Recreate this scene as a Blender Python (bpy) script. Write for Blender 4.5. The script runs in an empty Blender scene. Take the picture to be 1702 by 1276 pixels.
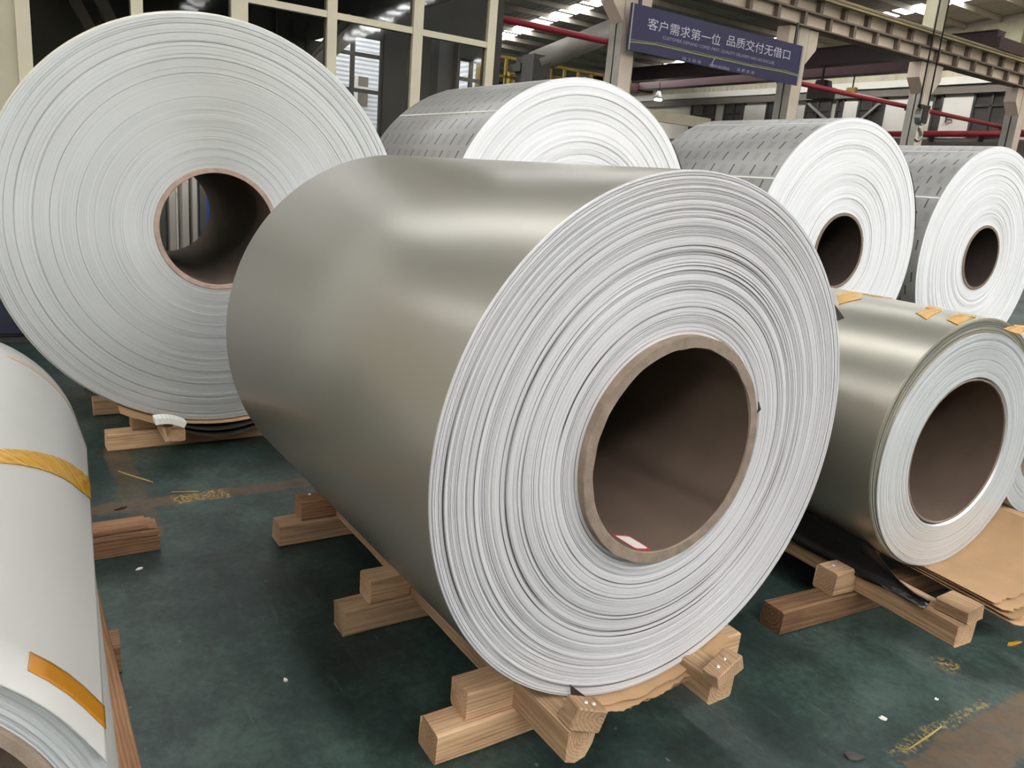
import bpy, bmesh, math, random
from mathutils import Vector, Matrix, noise
R = random.Random(7)
PI = math.pi
sc = bpy.context.scene
COL = sc.collection

# ------------------------------------------------------------------ camera
W, H, F = 1702, 1276, 1314.0
HC = 1.35
YAW, PITCH, ROLL = 2.55292476, 0.249843568, 0.0860983893
fw = Vector((math.cos(PITCH) * math.cos(YAW), math.cos(PITCH) * math.sin(YAW), -math.sin(PITCH)))
r0 = fw.cross(Vector((0, 0, 1))).normalized()
u0 = r0.cross(fw)
rt = math.cos(ROLL) * r0 + math.sin(ROLL) * u0
up = -math.sin(ROLL) * r0 + math.cos(ROLL) * u0
EYE = Vector((0, 0, HC))
cam_data = bpy.data.cameras.new('camera')
cam_data.sensor_width = 36.0
cam_data.sensor_fit = 'HORIZONTAL'
cam_data.lens = F * 36.0 / W
cam_data.clip_end = 300
cam = bpy.data.objects.new('camera', cam_data)
COL.objects.link(cam)
M = Matrix((rt, up, -fw)).transposed().to_4x4()
M.translation = EYE
cam.matrix_world = M
sc.camera = cam

# ------------------------------------------------------------------ world, exposure
world = bpy.data.worlds.new('world')
sc.world = world
world.use_nodes = True
wb = world.node_tree.nodes['Background']
wb.inputs['Color'].default_value = (1.0, 0.985, 0.96, 1)
wb.inputs['Strength'].default_value = 4.0
sc.view_settings.view_transform = 'Standard'
sc.view_settings.look = 'None'
sc.view_settings.gamma = 1
sc.view_settings.use_curve_mapping = False
sc.view_settings.exposure = 0.6
SKYLIGHT = 15.0        # full strength: far bay panels and the added ridge light
SKYLIGHT_DIM = 9.0     # near bay panels, set dimmer to soften their streaks on the coils
sc.cycles.use_denoising = True
sc.cycles.max_bounces = 8
sc.cycles.diffuse_bounces = 4
sc.cycles.caustics_reflective = False
sc.cycles.caustics_refractive = False


# ------------------------------------------------------------------ sight lines: where things stand
def ray(px, py):
    return fw * F + rt * (px - W / 2) - up * (py - H / 2)


def at_x(px, py, x):
    d = ray(px, py)
    return EYE + d * (x / d.x)


def at_y(px, py, y):
    d = ray(px, py)
    return EYE + d * (y / d.y)


def at_z(px, py, z):
    d = ray(px, py)
    return EYE + d * ((z - HC) / d.z)


def on_cyl(px, py, C, yaw, rad, inner=False):
    a = Vector((math.cos(yaw), math.sin(yaw), 0))
    d = ray(px, py).normalized()
    dp = d - a * d.dot(a)
    Cr = C - EYE
    Cp = Cr - a * Cr.dot(a)
    A = dp.dot(dp); B = -2 * dp.dot(Cp); K = Cp.dot(Cp) - rad * rad
    s = math.sqrt(max(0, B * B - 4 * A * K))
    t = ((-B + s) if inner else (-B - s)) / 2 / A
    P = d * t - Cr
    b = Vector((-a.y, a.x, 0))
    return P.dot(a), math.atan2(P.z, P.dot(b))      # along the axis from the near face, angle round it


# ------------------------------------------------------------------ materials
MATS = {}


class NT:
    def __init__(s, name):
        m = bpy.data.materials.new(name)
        m.use_nodes = True
        s.m = m
        s.t = m.node_tree
        s.b = s.t.nodes['Principled BSDF']

    def n(s, typ, **kw):
        nd = s.t.nodes.new(typ)
        for k, v in kw.items():
            if k.startswith('_'):
                setattr(nd, k[1:], v)
            else:
                key = int(k[1:]) if k[0] == 'i' and k[1:].isdigit() else k
                if hasattr(v, 'is_linked') or isinstance(v, bpy.types.NodeSocket):
                    s.t.links.new(v, nd.inputs[key])
                else:
                    nd.inputs[key].default_value = v
        return nd

    def math(s, op, a, b=None, c=None, clamp=False):
        nd = s.t.nodes.new('ShaderNodeMath')
        nd.operation = op
        nd.use_clamp = clamp
        for i, v in enumerate((a, b, c)):
            if v is None:
                continue
            if isinstance(v, bpy.types.NodeSocket):
                s.t.links.new(v, nd.inputs[i])
            else:
                nd.inputs[i].default_value = v
        return nd.outputs[0]

    def ramp(s, fac, stops, interp='LINEAR'):
        nd = s.t.nodes.new('ShaderNodeValToRGB')
        nd.color_ramp.interpolation = interp
        el = nd.color_ramp.elements
        while len(el) < len(stops):
            el.new(0.5)
        for e, (p, c) in zip(el, stops):
            e.position = p
            e.color = (c, c, c, 1) if not isinstance(c, tuple) else (*c, 1)
        s.t.links.new(fac, nd.inputs[0])
        return nd.outputs[0]

    def mix(s, fac, a, b, mode='MIX'):
        nd = s.t.nodes.new('ShaderNodeMix')
        nd.data_type = 'RGBA'
        nd.blend_type = mode
        for key, v in ((0, fac), (6, a), (7, b)):
            if isinstance(v, bpy.types.NodeSocket):
                s.t.links.new(v, nd.inputs[key])
            elif key == 0:
                nd.inputs[key].default_value = v
            else:
                nd.inputs[key].default_value = (*v, 1)
        return nd.outputs[2]

    def noise(s, vec, scale, detail=3, rough=0.5):
        nd = s.n('ShaderNodeTexNoise', Scale=scale, Detail=detail, Roughness=rough)
        if vec is not None:
            s.t.links.new(vec, nd.inputs['Vector'])
        return nd.outputs['Fac']

    def coord(s, which='Object'):
        return s.n('ShaderNodeTexCoord').outputs[which]

    def mapping(s, vec, scale=(1, 1, 1), loc=(0, 0, 0)):
        nd = s.n('ShaderNodeMapping')
        nd.inputs['Scale'].default_value = scale
        nd.inputs['Location'].default_value = loc
        s.t.links.new(vec, nd.inputs['Vector'])
        return nd.outputs[0]

    def set(s, key, v):
        if isinstance(v, bpy.types.NodeSocket):
            s.t.links.new(v, s.b.inputs[key])
        elif isinstance(v, tuple) and len(v) == 3:
            s.b.inputs[key].default_value = (*v, 1)
        else:
            s.b.inputs[key].default_value = v

    def bump(s, height, strength=0.3, dist=0.01):
        nd = s.n('ShaderNodeBump', Strength=strength, Distance=dist)
        s.t.links.new(height, nd.inputs['Height'])
        s.t.links.new(nd.outputs[0], s.b.inputs['Normal'])


def srgb(r, g, b):
    f = lambda c: (c / 255 / 12.92) if c / 255 <= 0.04045 else ((c / 255 + 0.055) / 1.055) ** 2.4
    return (f(r), f(g), f(b))


def plain(name, col, rough=0.6, metal=0.0, var=0.12, scale=6.0, bump=0.0, spec=0.5):
    """a painted or plain surface: colour with a little procedural unevenness"""
    if name in MATS:
        return MATS[name]
    t = NT(name)
    co = t.coord()
    n = t.noise(co, scale, 4)
    lo = tuple(max(0, c * (1 - var)) for c in col)
    hi = tuple(min(1, c * (1 + var)) for c in col)
    t.set('Base Color', t.mix(t.ramp(n, [(0.3, 0.0), (0.7, 1.0)]), lo, hi))
    t.set('Roughness', rough)
    t.set('Metallic', metal)
    t.set('Specular IOR Level', spec)
    if bump:
        t.bump(t.noise(co, scale * 6, 3), bump, 0.004)
    MATS[name] = t.m
    return t.m


def emissive(name, col, strength):
    t = NT(name)
    t.set('Base Color', (0.8, 0.8, 0.8))
    n = t.noise(t.coord(), 0.8, 2)
    t.set('Emission Color', t.mix(n, tuple(c * 0.93 for c in col), col))
    t.set('Emission Strength', strength)
    return t.m


def wood_mat(name, lo, hi, ring=38.0):
    """solid wood: rings round the local X axis, so ends show rings and sides show grain"""
    t = NT(name)
    co = t.coord()
    rnd = t.n('ShaderNodeObjectInfo').outputs['Random']
    off = t.n('ShaderNodeCombineXYZ', X=t.math('MULTIPLY', rnd, 37.0), Y=t.math('MULTIPLY', t.math('SUBTRACT', rnd, 0.5), 0.05), Z=t.math('MULTIPLY', rnd, -0.04)).outputs[0]
    v = t.n('ShaderNodeVectorMath', _operation='ADD')
    t.t.links.new(co, v.inputs[0]); t.t.links.new(off, v.inputs[1])
    co2 = v.outputs[0]
    wob = t.noise(t.mapping(co2, (3.0, 14, 14)), 1.0, 3)
    sp = t.n('ShaderNodeSeparateXYZ'); t.t.links.new(co2, sp.inputs[0])
    rr = t.math('SQRT', t.math('ADD', t.math('MULTIPLY', sp.outputs[1], sp.outputs[1]), t.math('MULTIPLY', sp.outputs[2], sp.outputs[2])))
    ph = t.math('ADD', t.math('MULTIPLY', rr, ring * 6.283 * 2), t.math('MULTIPLY', wob, 9.0))
    s = t.math('MULTIPLY_ADD', t.math('SINE', ph), 0.5, 0.5)
    fine = t.noise(t.mapping(co2, (6, 170, 170)), 1.0, 3, 0.6)
    blotch = t.noise(t.mapping(co2, (4, 9, 9)), 1.0, 4)
    f = t.math('ADD', t.math('MULTIPLY', s, 0.13), t.math('ADD', t.math('MULTIPLY', fine, 0.42), t.math('MULTIPLY', blotch, 0.42)))
    c = t.ramp(f, [(0.22, tuple(x * 0.45 for x in lo)), (0.42, lo), (0.75, hi)])
    tone = t.math('MULTIPLY_ADD', rnd, 0.5, 0.72)
    c = t.mix(1.0, c, t.n('ShaderNodeCombineColor', Red=tone, Green=tone, Blue=tone).outputs[0], 'MULTIPLY')
    t.set('Base Color', c)
    t.set('Roughness', 0.72)
    t.set('Specular IOR Level', 0.25)
    t.bump(f, 0.35, 0.004)
    return t.m


def face_mat(name, base, dark, line_scale=160.0, line_amt=0.6, rough=0.35, metal=0.55, aniso=0.6, thr=0.36):
    """coil end: the cut edges of hundreds of wound layers, in rings about local X"""
    t = NT(name)
    co = t.coord()
    sp = t.n('ShaderNodeSeparateXYZ'); t.t.links.new(co, sp.inputs[0])
    y, z = sp.outputs[1], sp.outputs[2]
    r = t.math('SQRT', t.math('ADD', t.math('MULTIPLY', y, y), t.math('MULTIPLY', z, z)))
    cx = t.math('DIVIDE', y, t.math('MAXIMUM', r, 0.01))
    cz = t.math('DIVIDE', z, t.math('MAXIMUM', r, 0.01))

    def rings(scale, detail=1.0, seed=0.0):
        nd = t.n('ShaderNodeTexNoise', _noise_dimensions='1D', W=t.math('MULTIPLY_ADD', r, scale, seed), Scale=1.0, Detail=detail, Roughness=0.55)
        return nd.outputs['Fac']
    arcs = t.noise(t.n('ShaderNodeCombineXYZ', X=t.math('MULTIPLY', r, 9.0), Y=t.math('MULTIPLY', cx, 1.3), Z=t.math('MULTIPLY', cz, 1.3)).outputs[0], 1.0, 2)
    vis = t.ramp(arcs, [(0.35, 0.35), (0.6, 1.0)])                     # lines come and go along the arc
    fine = rings(line_scale * 2.1, 1.0, 3.0)
    mid = rings(line_scale, 1.0, 11.0)
    wide = rings(14.0, 2.0, 23.0)
    f = t.math('ADD', t.math('MULTIPLY', fine, 0.5), t.math('MULTIPLY', mid, 0.5))
    c = t.mix(t.math('MULTIPLY', t.ramp(f, [(0.34, 1.0), (0.58, 0.0)]), vis), tuple(min(1, x * 1.04) for x in base), tuple(x * 0.76 for x in base))
    c = t.mix(t.ramp(wide, [(0.35, 0.0), (0.65, 0.4)]), c, tuple(x * 0.88 for x in base))
    groove = t.math('MULTIPLY', t.ramp(mid, [(thr - 0.03, 1.0), (thr, 0.0)]), vis)
    c = t.mix(t.math('MULTIPLY', groove, line_amt), c, dark)
    t.set('Base Color', c)
    t.set('Metallic', metal)
    t.set('Roughness', rough)
    t.set('Anisotropic', aniso)
    tg = t.n('ShaderNodeTangent', _direction_type='RADIAL', _axis='X')
    t.t.links.new(tg.outputs[0], t.b.inputs['Tangent'])
    return t.m


def film_mat(name, base, tint):
    """pale protective film, printed with staggered rows of short marks running round the coil"""
    t = NT(name)
    co = t.coord()
    sp = t.n('ShaderNodeSeparateXYZ'); t.t.links.new(co, sp.inputs[0])
    ang = t.math('ARCTAN2', sp.outputs[2], sp.outputs[1])
    arc = t.math('MULTIPLY', ang, 0.92 / 0.115)                        # rows about 11 cm high
    row = t.math('FLOOR', arc)
    fa = t.math('FRACT', t.math('ADD', arc, 50.0))
    colx = t.math('ADD', t.math('DIVIDE', sp.outputs[0], 0.095), t.math('MULTIPLY', row, 0.5))
    fx = t.math('FRACT', t.math('ADD', colx, 80.0))
    par = t.math('FRACT', t.math('MULTIPLY', t.math('FLOOR', t.math('ADD', colx, 80.0)), 0.5))
    inrow = t.math('MULTIPLY', t.math('GREATER_THAN', fa, 0.12), t.math('LESS_THAN', fa, 0.80))
    thin = t.math('LESS_THAN', t.math('ABSOLUTE', t.math('SUBTRACT', fx, 0.5)), 0.07)
    broad = t.math('LESS_THAN', t.math('ABSOLUTE', t.math('SUBTRACT', fx, 0.5)), 0.24)
    odd = t.math('GREATER_THAN', par, 0.25)
    strokes = t.math('GREATER_THAN', t.noise(t.mapping(co, (260, 60, 60)), 1.0, 1), 0.47)
    dark = t.math('MULTIPLY', t.math('MULTIPLY', inrow, thin), odd)
    pale = t.math('MULTIPLY', t.math('MULTIPLY', t.math('MULTIPLY', inrow, broad), t.math('SUBTRACT', 1.0, odd)), t.math('MULTIPLY_ADD', strokes, 0.5, 0.25))
    head = t.math('MULTIPLY', t.math('LESS_THAN', fa, 0.18), dark)
    n = t.noise(co, 5.0, 3)
    c = t.mix(n, tuple(x * 0.92 for x in base), base)
    c = t.mix(t.math('MULTIPLY', pale, 0.42), c, tint)
    c = t.mix(t.math('MULTIPLY', dark, 0.85), c, tuple(x * 0.3 for x in tint))
    c = t.mix(head, c, (0.01, 0.01, 0.01))
    t.set('Base Color', c)
    t.set('Roughness', 0.40)
    t.set('Metallic', 0.1)
    return t.m


def floor_mat():
    t = NT('green_floor_paint')
    co = t.coord()
    big = t.noise(co, 1.1, 5, 0.6)
    med = t.noise(co, 5.0, 6, 0.65)
    fin = t.noise(co, 40.0, 4, 0.7)
    f = t.math('ADD', t.math('MULTIPLY', big, 0.5), t.math('ADD', t.math('MULTIPLY', med, 0.35), t.math('MULTIPLY', fin, 0.15)))
    c = t.ramp(f, [(0.38, srgb(25, 32, 30)), (0.5, srgb(42, 56, 52)), (0.58, srgb(60, 77, 70)), (0.68, srgb(72, 84, 77))])
    # streaky scuffs
    st = t.noise(t.mapping(co, (3, 22, 1)), 1.0, 5, 0.7)
    c = t.mix(t.ramp(st, [(0.60, 0.0), (0.76, 0.5)]), c, srgb(96, 104, 96))
    st2 = t.noise(t.mapping(co, (26, 2.5, 1), (3, 1, 0)), 1.0, 5, 0.7)
    c = t.mix(t.ramp(st2, [(0.62, 0.0), (0.74, 0.55)]), c, srgb(24, 30, 28))
    pits = t.noise(co, 17.0, 3, 0.6)
    c = t.mix(t.ramp(pits, [(0.70, 0.0), (0.74, 0.5)]), c, srgb(120, 124, 116))
    sp = t.n('ShaderNodeSeparateXYZ'); t.t.links.new(co, sp.inputs[0])
    X, Y = sp.outputs[0], sp.outputs[1]
    jag = t.math('MULTIPLY', t.math('SUBTRACT', t.noise(co, 9.0, 4, 0.7), 0.5), 0.09)

    def band(v, a, b, soft=0.012):
        m1 = t.math('DIVIDE', t.math('SUBTRACT', t.math('ADD', v, jag), a), soft, clamp=True)
        m2 = t.math('DIVIDE', t.math('SUBTRACT', b, t.math('ADD', v, jag)), soft, clamp=True)
        return t.math('MULTIPLY', m1, m2)
    brown = t.mix(med, srgb(66, 50, 36), srgb(112, 88, 62))
    wear = t.ramp(t.noise(co, 14, 5, 0.7), [(0.30, 0.35), (0.55, 0.92)])
    s1 = t.math('MULTIPLY', band(X, -3.23, -3.12), band(Y, -1.0, 1.7))
    s2 = t.math('MULTIPLY', band(X, -0.865, -0.70), t.math('GREATER_THAN', t.math('ADD', Y, jag), 1.86))
    s3 = t.math('MULTIPLY', t.math('MULTIPLY', band(Y, 0.35, 0.46), band(X, -3.9, -2.85)), 0.6)
    allb = t.math('MULTIPLY', t.math('MAXIMUM', t.math('MAXIMUM', s1, s2), s3), wear)
    c = t.mix(allb, c, brown)
    # flaked yellow line remains
    fl = t.ramp(t.noise(co, 60, 3, 0.7), [(0.48, 0.0), (0.56, 1.0)])
    y1 = t.math('MULTIPLY', t.math('MULTIPLY', band(X, -3.225, -3.13), band(Y, 0.53, 0.76)), fl)
    y2 = t.math('MULTIPLY', t.math('MULTIPLY', band(X, -0.905, -0.865), band(Y, 1.86, 2.35)), t.math('MULTIPLY', fl, 0.6))
    y3 = t.math('MULTIPLY', t.math('MULTIPLY', band(X, -1.10, -1.00, 0.04), band(Y, 2.37, 2.47, 0.04)), fl)
    c = t.mix(t.math('MULTIPLY', t.math('MAXIMUM', t.math('MAXIMUM', y1, y2), y3), 0.85), c, srgb(168, 140, 74))
    t.set('Base Color', c)
    t.set('Roughness', t.ramp(f, [(0.35, 0.5), (0.65, 0.33)]))
    t.set('Specular IOR Level', 0.35)
    t.bump(t.math('ADD', fin, med), 0.12, 0.003)
    return t.m


def glass_mat():
    t = NT('window_glass')
    out = t.t.nodes['Material Output']
    tr = t.n('ShaderNodeBsdfTransparent', Color=(0.88, 0.89, 0.90, 1))
    gl = t.n('ShaderNodeBsdfGlossy', Roughness=0.03)
    wv = t.noise(t.coord(), 2.2, 2)
    bp = t.n('ShaderNodeBump', Strength=0.05, Distance=0.02)
    t.t.links.new(wv, bp.inputs['Height']); t.t.links.new(bp.outputs[0], gl.inputs['Normal'])
    fr = t.n('ShaderNodeFresnel', IOR=1.45)
    mx = t.n('ShaderNodeMixShader')
    t.t.links.new(fr.outputs[0], mx.inputs[0]); t.t.links.new(tr.outputs[0], mx.inputs[1]); t.t.links.new(gl.outputs[0], mx.inputs[2])
    t.t.links.new(mx.outputs[0], out.inputs['Surface'])
    return t.m


def corrugated(name, col, axis, pitch, rough=0.6, depth=0.5):
    t = NT(name)
    co = t.coord()
    sp = t.n('ShaderNodeSeparateXYZ'); t.t.links.new(co, sp.inputs[0])
    w = t.math('SINE', t.math('MULTIPLY', sp.outputs[axis], 6.283 / pitch))
    n = t.noise(co, 1.5, 4)
    t.set('Base Color', t.mix(n, tuple(c * 0.8 for c in col), tuple(min(1, c * 1.15) for c in col)))
    t.set('Roughness', rough)
    t.bump(w, depth, 0.03)
    return t.m


M_paint = NT('champagne_grey_paint')
_n = M_paint.noise(M_paint.mapping(M_paint.coord(), (0.6, 3, 3)), 1.0, 3)
M_paint.set('Base Color', M_paint.mix(_n, srgb(159, 154, 142), srgb(164, 159, 147)))
M_paint.set('Metallic', 0.55); M_paint.set('Roughness', 0.31); M_paint.set('Specular IOR Level', 0.5)
M_paint = M_paint.m
M_olive = plain('olive_silver_paint', srgb(176, 171, 158), 0.34, 0.75, 0.04, 2)
M_face_main = face_mat('main_coil_edges', srgb(222, 219, 220), srgb(84, 78, 76), 130, 1.0, 0.4, 0.3, 0.4, 0.335)
M_face_big = face_mat('big_coil_edges', srgb(214, 215, 213), srgb(150, 150, 148), 140, 0.5, 0.42, 0.6, 0.7, 0.30)
M_face_white = face_mat('white_coil_edges', srgb(242, 241, 241), srgb(176, 174, 172), 60, 0.5, 0.5, 0.05, 0.2, 0.30)
M_face_alu = face_mat('bare_aluminium_edges', srgb(222, 223, 223), srgb(160, 160, 160), 150, 0.3, 0.32, 0.5, 0.8, 0.30)
M_film = film_mat('printed_film', srgb(154, 152, 148), srgb(98, 94, 90))
M_cream_coil = plain('cream_coil_paint', srgb(216, 212, 200), 0.35, 0.1, 0.03, 3)
M_white_wrap = plain('white_wrap_film', srgb(176, 174, 168), 0.38, 0.0, 0.035, 2.5)
M_kraft = plain('kraft_paper_tube', srgb(136, 120, 106), 0.85, 0, 0.16, 34, 0.3, 0.2)
M_bore_shade = plain('dark_bore_shade', srgb(58, 48, 42), 0.8, 0, 0.1, 12, 0.1, 0.2)  # shade of the deep bore put into the tube's inner colour
M_bore_shade_brown = plain('brown_bore_shade', srgb(92, 77, 66), 0.85, 0, 0.08, 8, 0.1, 0.2)  # browner tone of the same painted bore shade
M_kraft_pink = plain('pinkish_paper_tube', srgb(168, 144, 130), 0.8, 0, 0.14, 25, 0.2, 0.25)
M_card = plain('brown_cardboard', srgb(180, 146, 110), 0.85, 0, 0.1, 7, 0.15, 0.15)
M_card_dark = plain('dull_cardboard', srgb(158, 126, 92), 0.85, 0, 0.15, 9, 0.2, 0.15)
M_black = plain('black_plastic_film', srgb(26, 25, 24), 0.24, 0, 0.3, 9, 0.6, 0.5)
M_darkscrap = plain('dark_sheet_scrap', srgb(66, 62, 54), 0.4, 0.2, 0.2, 9)
M_foam = plain('white_foam', srgb(232, 228, 220), 0.8, 0, 0.04, 20)
M_nail = plain('bright_nail_steel', srgb(215, 212, 206), 0.3, 0.9, 0.05, 40)
M_wood = wood_mat('pine_timber', srgb(168, 134, 102), srgb(216, 184, 146), 60.0)
M_wood_red = wood_mat('reddish_timber', srgb(128, 94, 68), srgb(180, 138, 102), 60.0)
M_wood_dark = wood_mat('dirty_timber', srgb(96, 70, 50), srgb(142, 108, 78))
M_tape = NT('yellow_adhesive_tape')
_n = M_tape.noise(M_tape.mapping(M_tape.coord(), (110, 5, 5)), 1.0, 4)
M_tape.set('Base Color', M_tape.mix(M_tape.ramp(_n, [(0.3, 0.0), (0.7, 1.0)]), srgb(172, 120, 6), srgb(206, 154, 34)))
M_tape.set('Roughness', 0.2); M_tape.bump(_n, 0.6, 0.01); M_tape = M_tape.m
M_tape_or = plain('orange_adhesive_tape', srgb(160, 104, 10), 0.4, 0, 0.06, 6)
M_tape_dull = plain('dull_yellow_tape', srgb(170, 146, 88), 0.5, 0, 0.1, 20)
M_tape_beige = plain('beige_paper_tape', srgb(176, 152, 128), 0.6, 0, 0.06, 10)
M_seam = plain('glossy_film_seam', srgb(236, 234, 226), 0.15, 0, 0.03, 10)
M_red_label = plain('red_label_border', srgb(196, 40, 56), 0.5)
M_label = plain('white_label_paper', srgb(226, 216, 206), 0.6)
M_ink = plain('grey_ink', srgb(90, 86, 84), 0.7)
M_floor = floor_mat()
M_glass = glass_mat()
M_frame = plain('cream_window_frame', srgb(208, 198, 172), 0.45, 0, 0.05, 3)
M_creamwall = plain('cream_wall_paint', srgb(190, 182, 158), 0.7, 0, 0.08, 1.5)
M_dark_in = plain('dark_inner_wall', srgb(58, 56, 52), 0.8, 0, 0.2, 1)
M_steel_grey = plain('grey_painted_steel', srgb(172, 165, 154), 0.55, 0, 0.1, 2)
M_steel_dark = plain('dark_grey_steel', srgb(74, 72, 68), 0.6, 0, 0.15, 2)
M_girder = plain('dusty_beige_girder', srgb(222, 204, 184), 0.6, 0, 0.14, 1.2)
M_girder_dk = plain('brown_girder_steel', srgb(122, 106, 94), 0.6, 0, 0.18, 1.5)
M_girder_rail = plain('yellowish_crane_rail', srgb(150, 136, 92), 0.6, 0, 0.2, 1.5)
M_column_up = plain('cream_column_paint', srgb(206, 198, 168), 0.6, 0, 0.1, 1.5)
M_red = plain('fire_pipe_red', srgb(158, 40, 54), 0.4, 0, 0.1, 2)
M_maroon = plain('maroon_crane_paint', srgb(50, 25, 26), 0.5, 0, 0.25, 0.8)
M_roof = corrugated('grey_roof_sheet', srgb(168, 160, 146), 1, 0.3, 0.7, 0.6)
M_purlin = plain('roof_purlin_steel', srgb(176, 168, 154), 0.6, 0, 0.12, 2)
M_sky = emissive('daylit_skylight', (0.97, 0.985, 1.0), SKYLIGHT)
M_sky_dim = emissive('dimmed_skylight', (0.97, 0.985, 1.0), SKYLIGHT_DIM)
M_bulb = emissive('lit_lamp', (1.0, 0.95, 0.85), 12)
M_far = plain('pale_far_wall', srgb(226, 219, 205), 0.7, 0, 0.08, 0.6)
M_far_cor = corrugated('cream_gable_cladding', srgb(214, 206, 178), 0, 0.35, 0.6, 0.5)
M_far_white = plain('white_far_panel', srgb(242, 236, 224), 0.7, 0, 0.05, 0.8)
M_far_grey = plain('grey_brown_far_wall', srgb(128, 118, 108), 0.7, 0, 0.1, 0.8)
M_far_dark = plain('dark_far_window', srgb(70, 64, 58), 0.3, 0, 0.3, 1.2)
M_out = corrugated('white_outside_cladding', srgb(238, 239, 242), 2, 0.16, 0.6, 0.3)
M_ground = plain('pale_yard_concrete', srgb(190, 188, 182), 0.9, 0, 0.1, 1)
M_banner = plain('navy_banner_vinyl', srgb(31, 27, 78), 0.5, 0, 0.12, 0.8)
M_banner_txt = plain('white_banner_letters', srgb(214, 212, 226), 0.6, 0, 0.02)
M_banner_pale = plain('grey_banner_letters', srgb(168, 164, 192), 0.6, 0, 0.02)
M_banner_line = plain('olive_banner_line', srgb(150, 154, 104), 0.6, 0, 0.05)
M_yellow = plain('yellow_platform_paint', srgb(176, 146, 52), 0.55, 0, 0.15, 2)
M_tan = plain('tan_machine_paint', srgb(178, 160, 132), 0.6, 0, 0.1, 2)
M_duct = plain('dull_duct_metal', srgb(150, 146, 138), 0.55, 0.2, 0.1, 2)
M_blue = plain('blue_machine_paint', srgb(30, 78, 160), 0.4, 0, 0.1, 2)
M_navy = plain('navy_cabinet_paint', srgb(52, 54, 74), 0.5, 0, 0.15, 3)
M_chrome = plain('scuffed_bright_steel', srgb(190, 186, 184), 0.25, 0.9, 0.15, 12)
M_rope = plain('dark_wire_rope', srgb(46, 38, 34), 0.6, 0.2, 0.2, 20)


# ------------------------------------------------------------------ mesh helpers
def obj(name, bm, mat, parent=None, loc=None, smooth=False, mats=None):
    me = bpy.data.meshes.new(name)
    bmesh.ops.recalc_face_normals(bm, faces=bm.faces[:])
    bm.to_mesh(me)
    bm.free()
    for m in (mats or [mat]):
        me.materials.append(m)
    if smooth:
        for p in me.polygons:
            p.use_smooth = True
    o = bpy.data.objects.new(name, me)
    COL.objects.link(o)
    if parent:
        o.parent = parent
    if loc:
        o.location = loc
    return o


def thing(name, label, cat, loc=(0, 0, 0), rz=0.0, group=None):
    o = bpy.data.objects.new(name, None)
    o.empty_display_size = 0.1
    COL.objects.link(o)
    o.location = loc
    o.rotation_euler = (0, 0, rz)
    o['label'] = label; o['category'] = cat
    if group:
        o['group'] = group
    return o


def tag(o, label, cat, group=None):
    o['label'] = label; o['category'] = cat
    if group:
        o['group'] = group
    return o


def struct(name, bm, mat, label, parent=None):
    o = obj(name, bm, mat, parent)
    if not parent:
        o['kind'] = 'structure'; o['label'] = label; o['category'] = name.split('_')[0]
    return o


def box(bm, x0, x1, y0, y1, z0, z1):
    vs = [bm.verts.new((x, y, z)) for x in (x0, x1) for y in (y0, y1) for z in (z0, z1)]
    for f in ((0, 1, 3, 2), (4, 6, 7, 5), (0, 4, 5, 1), (2, 3, 7, 6), (0, 2, 6, 4), (1, 5, 7, 3)):
        bm.faces.new([vs[i] for i in f])
    return vs


def B(*a):
    bm = bmesh.new()
    box(bm, *a)
    return bm


def bar(bm, p, q, w, h=None, upv=Vector((0, 0, 1))):
    """rectangular bar from p to q"""
    p = Vector(p); q = Vector(q); h = h or w
    d = (q - p).normalized()
    s = d.cross(upv)
    if s.length < 1e-4:
        s = d.cross(Vector((1, 0, 0)))
    s.normalize(); u = s.cross(d)
    vs = []
    for c in (p, q):
        for i, j in ((-1, -1), (1, -1), (1, 1), (-1, 1)):
            vs.append(bm.verts.new(c + s * (i * w / 2) + u * (j * h / 2)))
    for f in ((0, 1, 2, 3), (7, 6, 5, 4), (0, 4, 5, 1), (1, 5, 6, 2), (2, 6, 7, 3), (3, 7, 4, 0)):
        bm.faces.new([vs[i] for i in f])


def tube(bm, pts, rad, seg=12):
    pts = [Vector(p) for p in pts]
    rings = []
    for i, p in enumerate(pts):
        a = pts[max(0, i - 1)]; b = pts[min(len(pts) - 1, i + 1)]
        d = (b - a).normalized()
        s = d.cross(Vector((0, 0, 1)))
        if s.length < 1e-3:
            s = d.cross(Vector((1, 0, 0)))
        s.normalize(); u = s.cross(d)
        rd = rad[i] if isinstance(rad, (list, tuple)) else rad
        rings.append([bm.verts.new(p + s * (rd * math.cos(2 * PI * k / seg)) + u * (rd * math.sin(2 * PI * k / seg))) for k in range(seg)])
    for a, b in zip(rings, rings[1:]):
        for k in range(seg):
            bm.faces.new((a[k], a[(k + 1) % seg], b[(k + 1) % seg], b[k]))
    bm.faces.new(rings[0][::-1]); bm.faces.new(rings[-1])


def extrude(bm, prof, axis, a, b):
    """prof: 2D points in the other two axes"""
    def put(t, p):
        return {0: (t, p[0], p[1]), 1: (p[0], t, p[1]), 2: (p[0], p[1], t)}[axis]
    v0 = [bm.verts.new(put(a, p)) for p in prof]
    v1 = [bm.verts.new(put(b, p)) for p in prof]
    n = len(prof)
    for i in range(n):
        bm.faces.new((v0[i], v0[(i + 1) % n], v1[(i + 1) % n], v1[i]))
    bm.faces.new(v0[::-1]); bm.faces.new(v1)


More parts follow.
